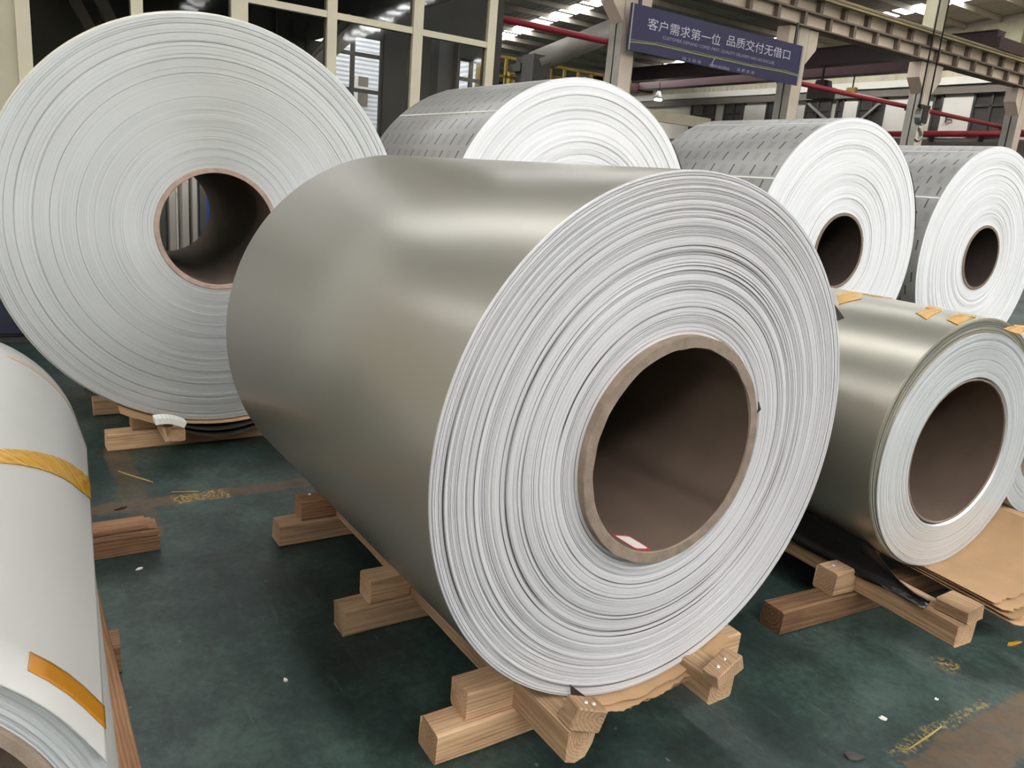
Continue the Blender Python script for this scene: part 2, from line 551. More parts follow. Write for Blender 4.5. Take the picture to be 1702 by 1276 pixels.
def lathe(bm, prof, seg, mats=None, smooth=None, closed=True, jit=None):
    """prof: (x, r) round the local X axis"""
    cs = [(math.cos(2 * PI * k / seg), math.sin(2 * PI * k / seg)) for k in range(seg)]
    rings = []
    for i, (x, r) in enumerate(prof):
        row = []
        for k, (c, s) in enumerate(cs):
            dx, dr = jit(i, k) if jit else (0, 0)
            row.append(bm.verts.new((x + dx, (r + dr) * c, (r + dr) * s)))
        rings.append(row)
    n = len(rings)
    for i in range(n if closed else n - 1):
        a, b = rings[i], rings[(i + 1) % n]
        for k in range(seg):
            f = bm.faces.new((a[k], a[(k + 1) % seg], b[(k + 1) % seg], b[k]))
            if mats: f.material_index = mats[i]
            if smooth: f.smooth = smooth[i]


def patch(bm, ang0, ang1, x0, x1, r, th=0.0015, na=16, nx=6, jag=0.0, seed=0, droop=None, wrinkle=0.0):
    """a thin sheet lying round the local X axis; jag tears the x1 edge; droop(angle, x) adds to the radius"""
    rr = random.Random(seed)
    edge = []
    j = 0.0
    for i in range(na + 1):
        j = 0.86 * j + rr.uniform(-jag, jag) * 0.6
        edge.append(j)
    def P(i, k, off):
        a = ang0 + (ang1 - ang0) * i / na
        x = x0 + (x1 + edge[i] - x0) * k / nx
        rad = r + off + (droop(a, x) if droop else 0)
        if wrinkle:
            rad += wrinkle * noise.noise(Vector((x * 14, a * 7, seed * 3.1)))
        return (x, rad * math.cos(a), rad * math.sin(a))
    top = [[bm.verts.new(P(i, k, 0)) for k in range(nx + 1)] for i in range(na + 1)]
    bot = [[bm.verts.new(P(i, k, th)) for k in range(nx + 1)] for i in range(na + 1)]
    for i in range(na):
        for k in range(nx):
            bm.faces.new((top[i][k], top[i + 1][k], top[i + 1][k + 1], top[i][k + 1]))
            bm.faces.new((bot[i][k], bot[i][k + 1], bot[i + 1][k + 1], bot[i + 1][k]))
    for i in range(na):
        bm.faces.new((top[i][0], bot[i][0], bot[i + 1][0], top[i + 1][0]))
        bm.faces.new((top[i][nx], top[i + 1][nx], bot[i + 1][nx], bot[i][nx]))
    for k in range(nx):
        bm.faces.new((top[0][k], top[0][k + 1], bot[0][k + 1], bot[0][k]))
        bm.faces.new((top[na][k], bot[na][k], bot[na][k + 1], top[na][k + 1]))


# ------------------------------------------------------------------ the setting: floor
bm = bmesh.new()
box(bm, -46, 40, -24, 36.2, -0.2, 0)
floor = struct('floor', bm, M_floor, 'worn dark green painted concrete floor with brown and yellow line remains')

# roof: sloping sheets with skylight strips running up the slope
ROOF0, ROOFK = 10.0, 0.085
RIDGE = 12.0
RW = 1.8
roof_z = lambda x: ROOF0 + ROOFK * (min(x, 2 * RIDGE - x) + 16)
STRIPS = [32.35, 21.85, 11.3, 0.75, -9.8, -20.3]
SW = 0.95
ceil_root = bpy.data.objects.new('ceiling', None)
COL.objects.link(ceil_root)
ceil_root['kind'] = 'structure'; ceil_root['label'] = 'sloping grey corrugated hall roof with skylight strips and steel purlins'
ceil_root['category'] = 'ceiling'


def slab(y0, y1, x0, x1, dz, th, mat, name):
    bm = bmesh.new()
    vs = []
    for x in (x0, x1):
        for y in (y0, y1):
            for t in (0, th):
                vs.append(bm.verts.new((x, y, roof_z(x) + dz + t)))
    for f in ((0, 1, 3, 2), (4, 6, 7, 5), (0, 4, 5, 1), (2, 3, 7, 6), (0, 2, 6, 4), (1, 5, 7, 3)):
        bm.faces.new([vs[i] for i in f])
    return obj(name, bm, mat, ceil_root)


edges = [36.2]
for s in STRIPS:
    edges += [s + SW / 2, s - SW / 2]
edges.append(-24)
XL = lambda y: -46 if y > 14 else -24          # the far bay is longer than the bay with the glazed room
for i in range(0, len(edges), 2):
    y1, y0 = edges[i], edges[i + 1]
    slab(y0, y1, RIDGE + RW, 40, 0, 0.06, M_roof, 'roof_sheet')
    slab(y0, y1, -24, RIDGE - RW, 0, 0.06, M_roof, 'roof_sheet')
    if y1 > 14:
        slab(max(y0, 14), y1, -46, -24, 0, 0.06, M_roof, 'roof_sheet')
yy = -24.0
while yy < 36:                                  # added unseen ridge light, a glowing strip to brighten the coil faces
    slab(yy + 0.08, min(36.2, yy + 2.0) - 0.08, RIDGE - RW, RIDGE, 0.0, 0.02, M_sky, 'added_ridge_light')
    slab(yy + 0.08, min(36.2, yy + 2.0) - 0.08, RIDGE, RIDGE + RW, 0.0, 0.02, M_sky, 'added_ridge_light')
    slab(yy - 0.08, yy + 0.08, RIDGE - RW, RIDGE + RW, 0.0, 0.03, M_roof, 'added_ridge_bar')
    yy += 2.0
for s in STRIPS:
    x = XL(s)
    while x < 39:
        if abs(x + 0.75 - RIDGE) < RW + 0.8:
            x += 1.5
            continue
        slab(s - SW / 2, s + SW / 2, x + 0.12, x + 1.38, 0.0, 0.02, M_sky if s > 14 else M_sky_dim, 'skylight')
        slab(s - SW / 2, s + SW / 2, x - 0.12, x + 0.12, 0, 0.03, M_roof, 'skylight_lap')
        x += 1.5
x = -45.0
while x < 40:
    y0 = 14.1 if x < -23.9 else -24
    bm = bmesh.new()
    z = roof_z(x)
    bar(bm, (x, y0, z - 0.11), (x, 36, z - 0.11), 0.07, 0.2)
    obj('purlin', bm, M_purlin, ceil_root)
    x += 1.5

# ------------------------------------------------------------------ gable wall far off on the right
YF = 36.0
Z = lambda px, py: at_y(px, py, YF).z
X = lambda px, py: at_y(px, py, YF).x
prof = [(-46, 0), (40, 0), (40, roof_z(40)), (RIDGE, roof_z(RIDGE)), (-46, roof_z(-46))]
bm = bmesh.new()
extrude(bm, prof, 1, YF + 0.05, YF + 0.35)
gable = struct('wall_right', bm, M_far, 'pale gable wall at far end of hall behind the crane girder')
z_up = Z(1640, 80) - 0.6
bm = bmesh.new()
extrude(bm, [(-46, z_up - 1.0), (13, z_up - 1.0), (13, roof_z(13) - 0.05), (-46, roof_z(-46) - 0.3)], 1, YF - 0.03, YF + 0.05)
obj('upper_cladding', bm, M_far_cor, gable)
zb = Z(1500, 230)
obj('lower_band', B(-46, 13, YF - 0.06, YF + 0.05, 0, Z(1600, 232)), M_far_grey, gable)
obj('white_ledge', B(-46, 13, YF - 0.35, YF + 0.05, Z(1400, 152), Z(1400, 141)), M_far_white, gable)
obj('dark_ledge', B(-46, 13, YF - 0.25, YF + 0.05, Z(1400, 165), Z(1400, 152) - 0.02), M_far_grey, gable)
zt, zl = Z(1400, 166), Z(1600, 228)
for l, r in ((1150, 1188), (1205, 1237), (1275, 1292), (1340, 1379), (1391, 1401), (1427, 1470), (1551, 1564), (1617, 1676)):
    x0 = at_y(l, 190, YF).x; x1 = at_y(r, 190, YF).x
    w = obj('far_window', B(x0, x1, YF - 0.05, YF + 0.05, zl, zt), M_far_dark, gable)
    bm = bmesh.new()
    n = 2 if x1 - x0 > 1.2 else 1
    for k in range(n + 1):
        xx = x0 + (x1 - x0) * k / n
        box(bm, xx - 0.05, xx + 0.05, YF - 0.12, YF - 0.05, zl, zt)
    box(bm, x0, x1, YF - 0.12, YF - 0.05, zl + (zt - zl) * 0.7, zl + (zt - zl) * 0.7 + 0.08)
    obj('window_bar', bm, M_steel_dark, w)
for l, r in ((1237, 1275), (1402, 1427), (1470, 1510), (1564, 1617)):
    x0 = at_y(l, 190, YF).x; x1 = at_y(r, 190, YF).x
    obj('white_panel', B(x0, x1, YF - 0.09, YF + 0.05, zl - 0.05, zt - 0.1), M_far_white, gable)
for l, r in ((1344, 1372), (1432, 1462)):
    bm = bmesh.new()
    a = at_y(l if l > 1400 else l, 172 if l < 1400 else 198, YF - 0.2); b = at_y(r, 198 if l < 1400 else 172, YF - 0.2)
    bar(bm, a, b, 0.14, 0.1)
    obj('diagonal_brace', bm, M_steel_grey, gable)
bm = bmesh.new()
extrude(bm, [(13.8, 0), (36.2, 0), (36.2, roof_z(-46)), (13.8, roof_z(-46))], 0, -46.3, -46)
struct('wall_back', bm, M_steel_dark, 'dark cladding at the far back of the hall')
bm = bmesh.new()
extrude(bm, [(-46.3, 0), (-24, 0), (-24, roof_z(-24)), (-46.3, roof_z(-46))], 1, 13.75, 14.0)
struct('wall_divider', bm, M_out, 'white clad side wall of the far bay behind the glazed partition')
bm = bmesh.new()
extrude(bm, [(-24, 0), (40, 0), (40, roof_z(40)), (RIDGE, roof_z(RIDGE)), (-24, roof_z(-24))], 1, -24.3, -24)
struct('wall_left', bm, M_creamwall, 'cream side wall of the hall beyond the wrapped coil')

struct('wall_front', B(40, 40.3, -24, 36.2, 0, roof_z(40) + 0.1), M_creamwall, 'cream end wall of the hall opposite the coils')
struct('wall_sky_block', B(-24.2, -24, -24, 13.75, 6.6, roof_z(-24)), M_steel_dark, 'dark panel added to block the sky above the yard opening')  # added unseen panel, keeps sky reflections off the champagne coil
struct('ceiling_added', B(-15.8, -9.1, -12, 5.3, 3.6, 3.66), M_dark_in, 'flat roof added over the glazed room to keep it dark')  # added out of view to keep skylight out of the glazed room
# back wall of the room behind the partition, with two windows to the yard
XB = -15.6
wA0, wA1 = at_x(552, 100, XB).y, at_x(638, 100, XB).y
wB0, wB1 = at_x(764, 120, XB).y, at_x(808, 120, XB).y
zA0, zA1 = at_x(600, 225, XB).z, at_x(600, 17, XB).z
zB0, zB1 = at_x(785, 165, XB).z, at_x(785, 100, XB).z
bm = bmesh.new()
ys = [-12, wA0, wA1, wB0, wB1, 9.4]
for i, (a, b) in enumerate(zip(ys, ys[1:])):
    if i in (0, 2, 4):
        box(bm, XB - 0.2, XB, a, b, 0, 3.6 if i == 0 else 5.3)
    else:
        z0, z1 = (zA0, zA1) if i == 1 else (zB0, zB1)
        box(bm, XB - 0.2, XB, a, b, 0, z0)
        box(bm, XB - 0.2, XB, a, b, z1, max(5.3, z1 + 0.1))
struct('wall_room_back', bm, M_dark_in, 'dark back wall of the room seen through the glazed partition')
for nm, a, b, z0, z1, hs, vs in (('window_2', wA0, wA1, zA0, zA1, (0.37, 0.66, 0.83, 0.93), (0.42,)), ('window_3', wB0, wB1, zB0, zB1, (0.5,), (0.5,))):
    bm = bmesh.new()
    t = 0.035
    for zz in (0.0, 1.0) + hs:
        z = z0 + (z1 - z0) * zz
        hh = t * (2.2 if zz in (0.83, 0.0) else 1)
        box(bm, XB - 0.14, XB - 0.06, a, b, z - hh, z + hh)
    for v in (0.0, 1.0) + vs:
        y = a + (b - a) * v
        box(bm, XB - 0.141, XB - 0.059, y - t, y + t, z0, z1)
    w = struct(nm, bm, M_steel_dark, 'black barred window to the bright yard, ' + ('taller one' if nm == 'window_2' else 'smaller one'))
    obj('pane', B(XB - 0.105, XB - 0.095, a, b, z0, z1), M_glass, w)
# yard and the white building outside
struct('ground', B(-60, -46.0, -30, 13.7, -0.2, 0.0), M_ground, 'pale concrete yard outside the hall')
ob = thing('outside_building', 'white corrugated building seen outside through the far barred windows', 'building', (-30, 0, 0))
obj('cladding', B(-4, 0, -20, 13.6, 0, 9), M_out, ob)
ywin = (at_x(592, 150, -30).y, at_x(611, 150, -30).y)
zwin = (at_x(600, 176, -30).z, at_x(600, 127, -30).z)
wn = obj('building_window', B(-0.05, 0.04, ywin[0], ywin[1], zwin[0], zwin[1]), M_far_grey, ob)
bm = bmesh.new()
ym = (ywin[0] + ywin[1]) / 2 - 0.25
box(bm, 0.03, 0.08, ym - 0.06, ym + 0.06, *zwin)
zm = zwin[0] + 0.6 * (zwin[1] - zwin[0])
box(bm, 0.03, 0.08, ywin[0], ywin[1], zm - 0.06, zm + 0.06)
obj('window_bar', bm, M_far_white, wn)

# ------------------------------------------------------------------ glazed partition (window_1)
XP = -9.0
PT = 3.55
posts = [(0.285, 0.402), (1.238, 1.344), (2.168, 2.336), (3.177, 3.285), (4.194, 4.317), (5.185, 5.295)]
part = bpy.data.objects.new('window_1', None)
COL.objects.link(part)
part['kind'] = 'structure'; part['label'] = 'cream framed glazed partition behind the back coils'; part['category'] = 'window'
for a, b in posts:
    obj('post', B(XP - 0.06, XP + 0.06, a, b, 0, PT), M_frame, part)
zr1 = at_x(700, 53, XP).z
rails = {0: [(2.05, 0.028)], 1: [(2.3, 0.02)], 2: [(zr1 - 0.015, 0.034), (2.35, 0.02)], 3: [(zr1, 0.034)], 4: [(zr1 - 0.01, 0.034)]}
for i in range(5):
    y0, y1 = posts[i][1], posts[i + 1][0]
    zs = []
    for (zz, hh) in ([(zr1 - 0.01, 0.034)] if i >= 2 else []) + [(1.0, 0.05), (PT - 0.05, 0.05)]:
        obj('rail', B(XP - 0.045, XP + 0.045, y0, y1, zz - hh, zz + hh), M_frame, part)
        zs.append((zz, hh))
    zs.sort()
    obj('kick_panel', B(XP - 0.02, XP + 0.02, y0, y1, 0.0, 0.95), M_steel_grey, part)
    for (za, ha), (zb_, hb) in zip(zs, zs[1:]):
        obj('pane', B(XP - 0.004, XP + 0.004, y0, y1, za + ha, zb_ - hb), M_glass, part)
struct('trim_1', B(XP - 0.08, XP + 0.08, -12, 5.3, PT, PT + 0.12), M_frame, 'cream head rail along the top of the partition')
struct('wall_partition', B(XP - 0.1, XP + 0.02, -12, 0.285, 0, PT), M_creamwall, 'cream wall panel left of the glazed partition')
# steel members standing in the room behind the glass
for (p, q, w, lab) in (((118, -10), (152, 52), 0.13, 'grey diagonal steel brace left of the pair behind the glass'), ((162, -10), (190, 46), 0.13, 'pale diagonal steel brace right of the pair behind the glass'), ((540, 75), (490, 130), 0.12, 'dim diagonal brace seen through the third pane'), ((650, -8), (617, 22), 0.2, 'grey diagonal brace above the bright window')):
    d = 12.5 if lab[0] != 'p' else 11.5
    a = at_x(*p, -d); b = at_x(*q, -d)
    dv = (b - a)
    bm = bmesh.new()
    lo, hi = (a, b) if a.z < b.z else (b, a)
    k = lo.z / max(0.1, (hi.z - lo.z))
    lo2 = lo - (hi - lo) * k * 0.98
    hi2 = hi + (hi - lo) * ((3.58 - hi.z) / (hi.z - lo.z))
    if hi2.z < lo2.z + 0.3: continue
    bar(bm, lo2, hi2, w, w)
    tag(obj('steel_brace', bm, M_steel_grey), lab, 'brace', 'braces behind the glass')
for px, lab in ((150, 'dark lattice mast between the two diagonal braces behind the glass'), (498, 'dark lattice mast seen dimly through the third pane')):
    p = at_x(px, 60, -13.5)
    mast = thing('lattice_mast', lab, 'mast', (p.x, p.y, 0))
    for sx in (-1, 1):
        obj('mast_rail', B(-0.03, 0.03, sx * 0.13 - 0.03, sx * 0.13 + 0.03, 0, 3.55), M_rope, mast)
    for k in range(11):
        bm = bmesh.new()
        s = 1 if k % 2 else -1
        bar(bm, (0, -0.13 * s, 0.3 * k), (0, 0.13 * s, 0.3 * k + 0.3), 0.03)
        obj('lacing_bar', bm, M_rope, mast)
for (y0, y1, h, m, nm) in ((6.1, 6.5, 3.55, M_steel_dark, 'slim dark steel column behind the glass bay at the partition end'), (3.2, 3.55, 3.55, M_steel_dark, 'slim dark steel column behind the second glass bay')):
    st = thing('room_column', nm, 'column', (-12.2, (y0 + y1) / 2, 0))
    hw = 0.16
    obj('web', B(-0.02, 0.02, -hw, hw, 0, h), m, st)
    obj('flange', B(-0.15, 0.15, -hw - 0.02, -hw, 0, h), m, st)
    obj('flange', B(-0.15, 0.15, hw, hw + 0.02, 0, h), m, st)

# grey posts, blue machine and navy cabinet behind the big left coil
XG = -6.6
yy = 1.0
for i, (l, r, m) in enumerate(((262, 275, M_steel_dark), (277, 293, M_steel_grey), (298, 315, M_steel_grey), (316, 328, M_steel_grey))):
    a = at_x(l, 360, XG); b = at_x(r, 360, XG)
    o = thing('panel_stack', ['dark steel section seen leftmost through the big coil core', 'grey steel section second from left through the big coil core', 'grey steel section third from left through the big coil core', 'grey steel section beside the blue machine'][i], 'panel', (XG, (a.y + b.y) / 2, 0), 0, 'steel sections standing on end')
    w = (b.y - a.y) / 2
    bm = bmesh.new()
    extrude(bm, [(-w, -0.05 if 0 else 0), (-w * 0.6, 0.05), (w * 0.6, 0.05), (w, 0), (w, -0.05), (-w, -0.05)], 2, 0, 1.9)
    for v in bm.verts:
        v.co = Vector((v.co.y, v.co.x, v.co.z))
    obj('section_web', bm, m, o)
    obj('foot_plate', B(-0.06, 0.06, -w, w, 0, 0.02), M_steel_dark, o)
a = at_x(331, 360, XG)
mc = thing('blue_machine', 'bright blue steel machine cabinet seen through the core of the big coil', 'machine', (XG - 0.2, a.y + 0.25, 0))
obj('cabinet_body', B(-0.3, 0.2, -0.25, 0.45, 0.06, 1.7), M_blue, mc)
obj('corner_strip', B(0.19, 0.23, -0.25, -0.2, 0.06, 1.7), M_steel_dark, mc)
obj('plinth', B(-0.28, 0.18, -0.23, 0.43, 0, 0.06), M_steel_dark, mc)
nc = thing('navy_cabinet', 'low navy metal cabinet on floor behind the lower left of big coil', 'cabinet', (-6.25, -0.55, 0))
obj('cabinet_body', B(-0.4, 0.0, -0.9, 0.9, 0.05, 0.75), M_navy, nc)
for k in range(3):
    y0 = -0.9 + 0.6 * k
    d = obj('door', B(0.0, 0.018, y0 + 0.01, y0 + 0.59, 0.07, 0.73), M_navy, nc)
    obj('handle', B(0.018, 0.045, y0 + 0.5, y0 + 0.52, 0.4, 0.55), M_steel_grey, d)
obj('plinth', B(-0.38, -0.02, -0.88, 0.88, 0, 0.05), M_steel_dark, nc)

# ------------------------------------------------------------------ columns, crane girder, pipes
XC = -16.0
GB, GM, GT = 6.20, 6.63, 7.08
cols = [12.98, 19.30, 25.80, 32.05]
names = ['grey steel column at the left end of the navy banner', 'grey steel column at the right end of the navy banner', 'grey steel column behind the hanging crane hook', 'grey steel column at the right edge behind the farthest coil']
for y, nm in zip(cols, names):
    c = thing('steel_column', nm, 'column', (XC - 0.25, y + 0.22, 0), 0, 'columns under the crane girder')
    obj('web', B(-0.02, 0.02, -0.22, 0.22, 0, GB), M_steel_grey, c)
    obj('flange', B(-0.25, 0.25, -0.22, -0.195, 0, GB), M_steel_grey, c)
    obj('flange', B(-0.25, 0.25, 0.195, 0.22, 0, GB), M_steel_grey, c)
    obj('front_plate', B(0.235, 0.25, -0.195, 0.195, 0, GB), M_girder, c)
    for s in (-1, 1):
        bm = bmesh.new()
        extrude(bm, [(s * 0.22, GB - 0.95), (s * 0.62, GB - 0.5), (s * 0.62, GB - 0.02), (s * 0.22, GB - 0.02)], 0, -0.2, 0.24)
        obj('haunch', bm, M_girder, c)
    obj('upper_shaft', B(-0.24, 0.16, -0.28, 0.28, GT + 0.05, roof_z(XC) - 0.1), M_column_up, c)
    obj('base_plate', B(-0.35, 0.35, -0.35, 0.35, 0, 0.03), M_steel_dark, c)
g = thing('crane_girder', 'long dusty beige crane runway girder on columns above the banner', 'girder', (XC - 0.1, 0, 0))
Y0, Y1 = 8.5, 35.9
obj('top_flange', B(-0.3, 0.28, Y0, Y1, GT - 0.04, GT), M_girder_dk, g)
obj('upper_web', B(-0.03, 0.03, Y0, Y1, GM, GT - 0.04), M_girder, g)
obj('middle_flange', B(-0.2, 0.2, Y0, Y1, GM - 0.05, GM), M_girder_dk, g)
obj('lower_web', B(-0.03, 0.03, Y0, Y1, GB + 0.04, GM - 0.05), M_girder, g)
obj('bottom_flange', B(-0.22, 0.22, Y0, Y1, GB, GB + 0.04), M_girder_dk, g)
obj('crane_rail', B(-0.04, 0.04, Y0, Y1, GT, GT + 0.12), M_girder_rail, g)
obj('cable_tray', B(0.2, 0.34, Y0, Y1, GT - 0.14, GT - 0.08), M_girder_rail, g)
y = Y0 + 0.3
k = 0
while y < Y1:
    obj('stiffener', B(0.03, 0.18, y - 0.07, y + 0.07, GM, GT - 0.04), M_girder_dk, g)
    obj('stiffener', B(0.03, 0.18, y + 0.45, y + 0.57, GB + 0.04, GM - 0.05), M_girder_dk, g)
    y += 1.12
    k += 1
for (a, b, xx, pxy, rad, lab) in ((9.7, 35.5, -16.66, (915, 49), 0.075, 'red fire pipe running along the columns below the banner level'),):
    zz = at_x(*pxy, xx).z
    bm = bmesh.new()
    tube(bm, [(xx, a, zz), (xx, b, zz)], rad)
    fp = tag(obj('fire_pipe', bm, M_red, None, None, True), lab, 'pipe')
    for yv in cols:
        bm = bmesh.new()
        bar(bm, (xx, yv + 0.2, zz - 0.11), (xx + 0.18, yv + 0.2, zz - 0.11), 0.06, 0.06)
        bar(bm, (xx, yv + 0.2, zz), (xx, yv + 0.2, zz - 0.13), 0.05, 0.05)
        obj('pipe_bracket', bm, M_steel_dark, fp)
zz = Z(1600, 224)
bm = bmesh.new()
tube(bm, [(X(1340, 224), YF - 0.4, zz), (-10, YF - 0.4, zz)], 0.13)
hp = tag(obj('wall_pipe', bm, M_red, None, None, True), 'dull red horizontal pipe along the far gable wall', 'pipe')
for k in range(8):
    xx = -28 + 2.2 * k
    obj('pipe_bracket', B(xx - 0.04, xx + 0.04, YF - 0.45, YF - 0.05, zz - 0.3, zz - 0.1), M_steel_dark, hp)

# crane bridge: two maroon box girders across the far bay
for yb, lab in ((33.2, 'maroon crane bridge girder nearest across the far bay'), (30.6, 'maroon crane bridge girder behind the navy banner')):
    cb = thing('crane_bridge', lab, 'crane', (-27.5, yb, GT + 0.12), 0, 'overhead crane girders')
    obj('box_girder', B(-11.0, 11.0, -0.25, 0.25, 0.12, 0.74), M_maroon, cb)
    obj('lower_flange', B(-11.0, 11.0, -0.32, 0.32, 0.07, 0.12), M_maroon, cb)
    obj('upper_flange', B(-11.0, 11.0, -0.32, 0.32, 0.74, 0.78), M_maroon, cb)
    obj('end_truck', B(11.0, 11.5, -0.9, 0.9, 0.0, 0.4), M_maroon, cb)
    obj('end_truck', B(-11.5, -11.0, -0.9, 0.9, 0.0, 0.4), M_maroon, cb)
p = at_y(1357, 150, 30.0)
tr = thing('crane_trolley', 'black hoist trolley hanging below the maroon crane bridge', 'hoist', (p.x, 30.4, p.z - 0.3))
obj('drum', B(-0.55, 0.45, -0.3, 0.3, 0.0, 0.45), M_rope, tr)
bm = bmesh.new()
extrude(bm, [(-0.35, 0.4), (0.3, 0.4), (0.2, 0.75), (-0.2, 0.75)], 1, -0.25, 0.25)
obj('motor_hood', bm, M_rope, tr)
bm = bmesh.new(); tube(bm, [(-0.1, 0, 0.7), (-0.1, 0, GT + 0.2 - tr.location.z)], 0.05)
obj('hanger', bm, M_rope, tr)
p = at_y(1413, 156, 33.0)
jb = thing('yellow_box', 'small yellow junction box below the crane bridge', 'box', (p.x, 33.1, p.z))
obj('box_body', B(-0.2, 0.2, -0.1, 0.1, 0, 0.28), M_yellow, jb)
obj('box_lid', B(-0.21, 0.21, -0.13, -0.1, 0.02, 0.26), M_yellow, jb)
bm = bmesh.new(); tube(bm, [(0, 0, 0.28), (0, 0, GT + 0.22 - p.z)], 0.03)
obj('conduit', bm, M_rope, jb)

# hanging hook on two ropes
XH = -13.0
ph = at_x(1528, 215, XH)
hk = thing('crane_hook', 'crane hook block hanging on two dark wire ropes before a column', 'hook', (ph.x, ph.y, ph.z))
for px in (1551, 1566):
    t_ = at_x(px, 60, XH)
    bm = bmesh.new(); tube(bm, [(0, t_.y - ph.y, roof_z(XH) - 0.25 - ph.z), (0, t_.y - ph.y, 0.55)], 0.02, 8)
    obj('wire_rope', bm, M_rope, hk, None, True)
dy = (at_x(1558, 60, XH).y - ph.y)
bm = bmesh.new()
lathe(bm, [(-0.08, 0.08), (-0.08, 0.2), (0.08, 0.2), (0.08, 0.08)], 20)
for v in bm.verts:
    v.co = Vector((v.co.x, v.co.y + dy * 0.4, v.co.z * 1.3 + 0.36))
obj('sheave_block', bm, M_chrome, hk)
bm = bmesh.new()
tube(bm, [(0, dy * 0.4, 0.2), (0, dy * 0.4, 0.0)] + [(0, dy * 0.4 + 0.13 * math.sin(a) , -0.16 + 0.13 * math.cos(a)) for a in [0.3, 0.8, 1.4, 2.0, 2.6, 3.2, 3.8, 4.3]], [0.05, 0.045, 0.04, 0.045, 0.05, 0.055, 0.055, 0.05, 0.04, 0.02], 10)
obj('hook', bm, M_chrome, hk, None, True)
obj('cheek_plate', B(-0.1, -0.08, dy * 0.4 - 0.12, dy * 0.4 + 0.12, 0.15, 0.6), M_rope, hk)
obj('cheek_plate', B(0.08, 0.1, dy * 0.4 - 0.12, dy * 0.4 + 0.12, 0.15, 0.6), M_rope, hk)
bm = bmesh.new(); bar(bm, (0, dy * 0.4 - 0.2, 0.58), (0, dy * 0.4 + 0.25, 0.58), 0.1, 0.08)
obj('rope_anchor', bm, M_rope, hk)

# ------------------------------------------------------------------ banner
XS = -15.70
tl, bl, tr_, br = at_x(1050, 8, XS), at_x(1043, 85, XS), at_x(1338, 74, XS), at_x(1325, 140, XS)
by0, by1 = (tl.y + bl.y) / 2, (tr_.y + br.y) / 2
bz1, bz0 = (tl.z + tr_.z) / 2, (bl.z + br.z) / 2
sg = thing('slogan_banner', 'navy slogan banner with white lettering hung between two columns', 'banner', (XS, by0, bz0))
BW, BH = by1 - by0, bz1 - bz0
obj('panel', B(-0.05, 0, 0, BW, 0, BH), M_banner, sg)
for yv in (0.02, BW - 0.06):
    obj('edge_strip', B(-0.04, 0.01, yv, yv + 0.04, 0, BH), M_steel_grey, sg)
for yv in (0.3, BW - 0.3):
    obj('hanging_bracket', B(-0.1, -0.05, yv - 0.04, yv + 0.04, 0.2, BH + (GB - bz1)), M_steel_dark, sg)


def lettering(name, txt, width, height, yc, zc, mat):
    cu = bpy.data.curves.new('txt', 'FONT')
    cu.body = txt; cu.align_x = 'CENTER'; cu.align_y = 'CENTER'; cu.extrude = 0.0; cu.resolution_u = 3
    to = bpy.data.objects.new('txt', cu)
    COL.objects.link(to)
    bpy.context.view_layer.update()
    dg = bpy.context.evaluated_depsgraph_get()
    me = bpy.data.meshes.new_from_object(to.evaluated_get(dg))
    bpy.data.objects.remove(to); bpy.data.curves.remove(cu)
    xs = [v.co.x for v in me.vertices]; zs = [v.co.y for v in me.vertices]
    sx = width / (max(xs) - min(xs)); sz = height / (max(zs) - min(zs))
    mx, mz = (max(xs) + min(xs)) / 2, (max(zs) + min(zs)) / 2
    for v in me.vertices:
        v.co = Vector((0.006, (v.co.x - mx) * sx, (v.co.y - mz) * sz))
    me.materials.clear(); me.materials.append(mat)
    o = bpy.data.objects.new(name, me)
    COL.objects.link(o); o.parent = sg; o.location = (0, yc, zc)
    o['kind'] = 'stuff'
    return o


def bpos(px, py):
    p = at_x(px, py, XS)
    return p.y - by0, p.z - bz0


a = bpos(1076, 43); b = bpos(1198, 64)
lettering('lettering', '客户需求第一位', b[0] - a[0], 0.225 * BH * 1.12, (a[0] + b[0]) / 2, bpos(1137, 53)[1], M_banner_txt)
a2 = bpos(1208, 68); b2 = bpos(1313, 90)
lettering('lettering', '品质交付无借口', b2[0] - a2[0], 0.225 * BH * 1.12, (a2[0] + b2[0]) / 2, bpos(1260, 79)[1], M_banner_txt)
a = bpos(1101, 66); b = bpos(1287, 103)
lettering('lettering', 'CUSTOMER DEMAND COMES FIRST, QUALITY DELIVERY HAS NO EXCUSE', b[0] - a[0], 0.085 * BH, (a[0] + b[0]) / 2, bpos(1194, 84)[1], M_banner_pale)
a = bpos(1134, 97); b = bpos(1165, 103)
lettering('lettering', '精 工 彩 涂', b[0] - a[0], 0.075 * BH, (a[0] + b[0]) / 2, bpos(1149, 100)[1], M_banner_pale)
a = bpos(1225, 115); b = bpos(1253, 121)
lettering('lettering', '品 质 金 湖', b[0] - a[0], 0.075 * BH, (a[0] + b[0]) / 2, bpos(1239, 118)[1], M_banner_pale)
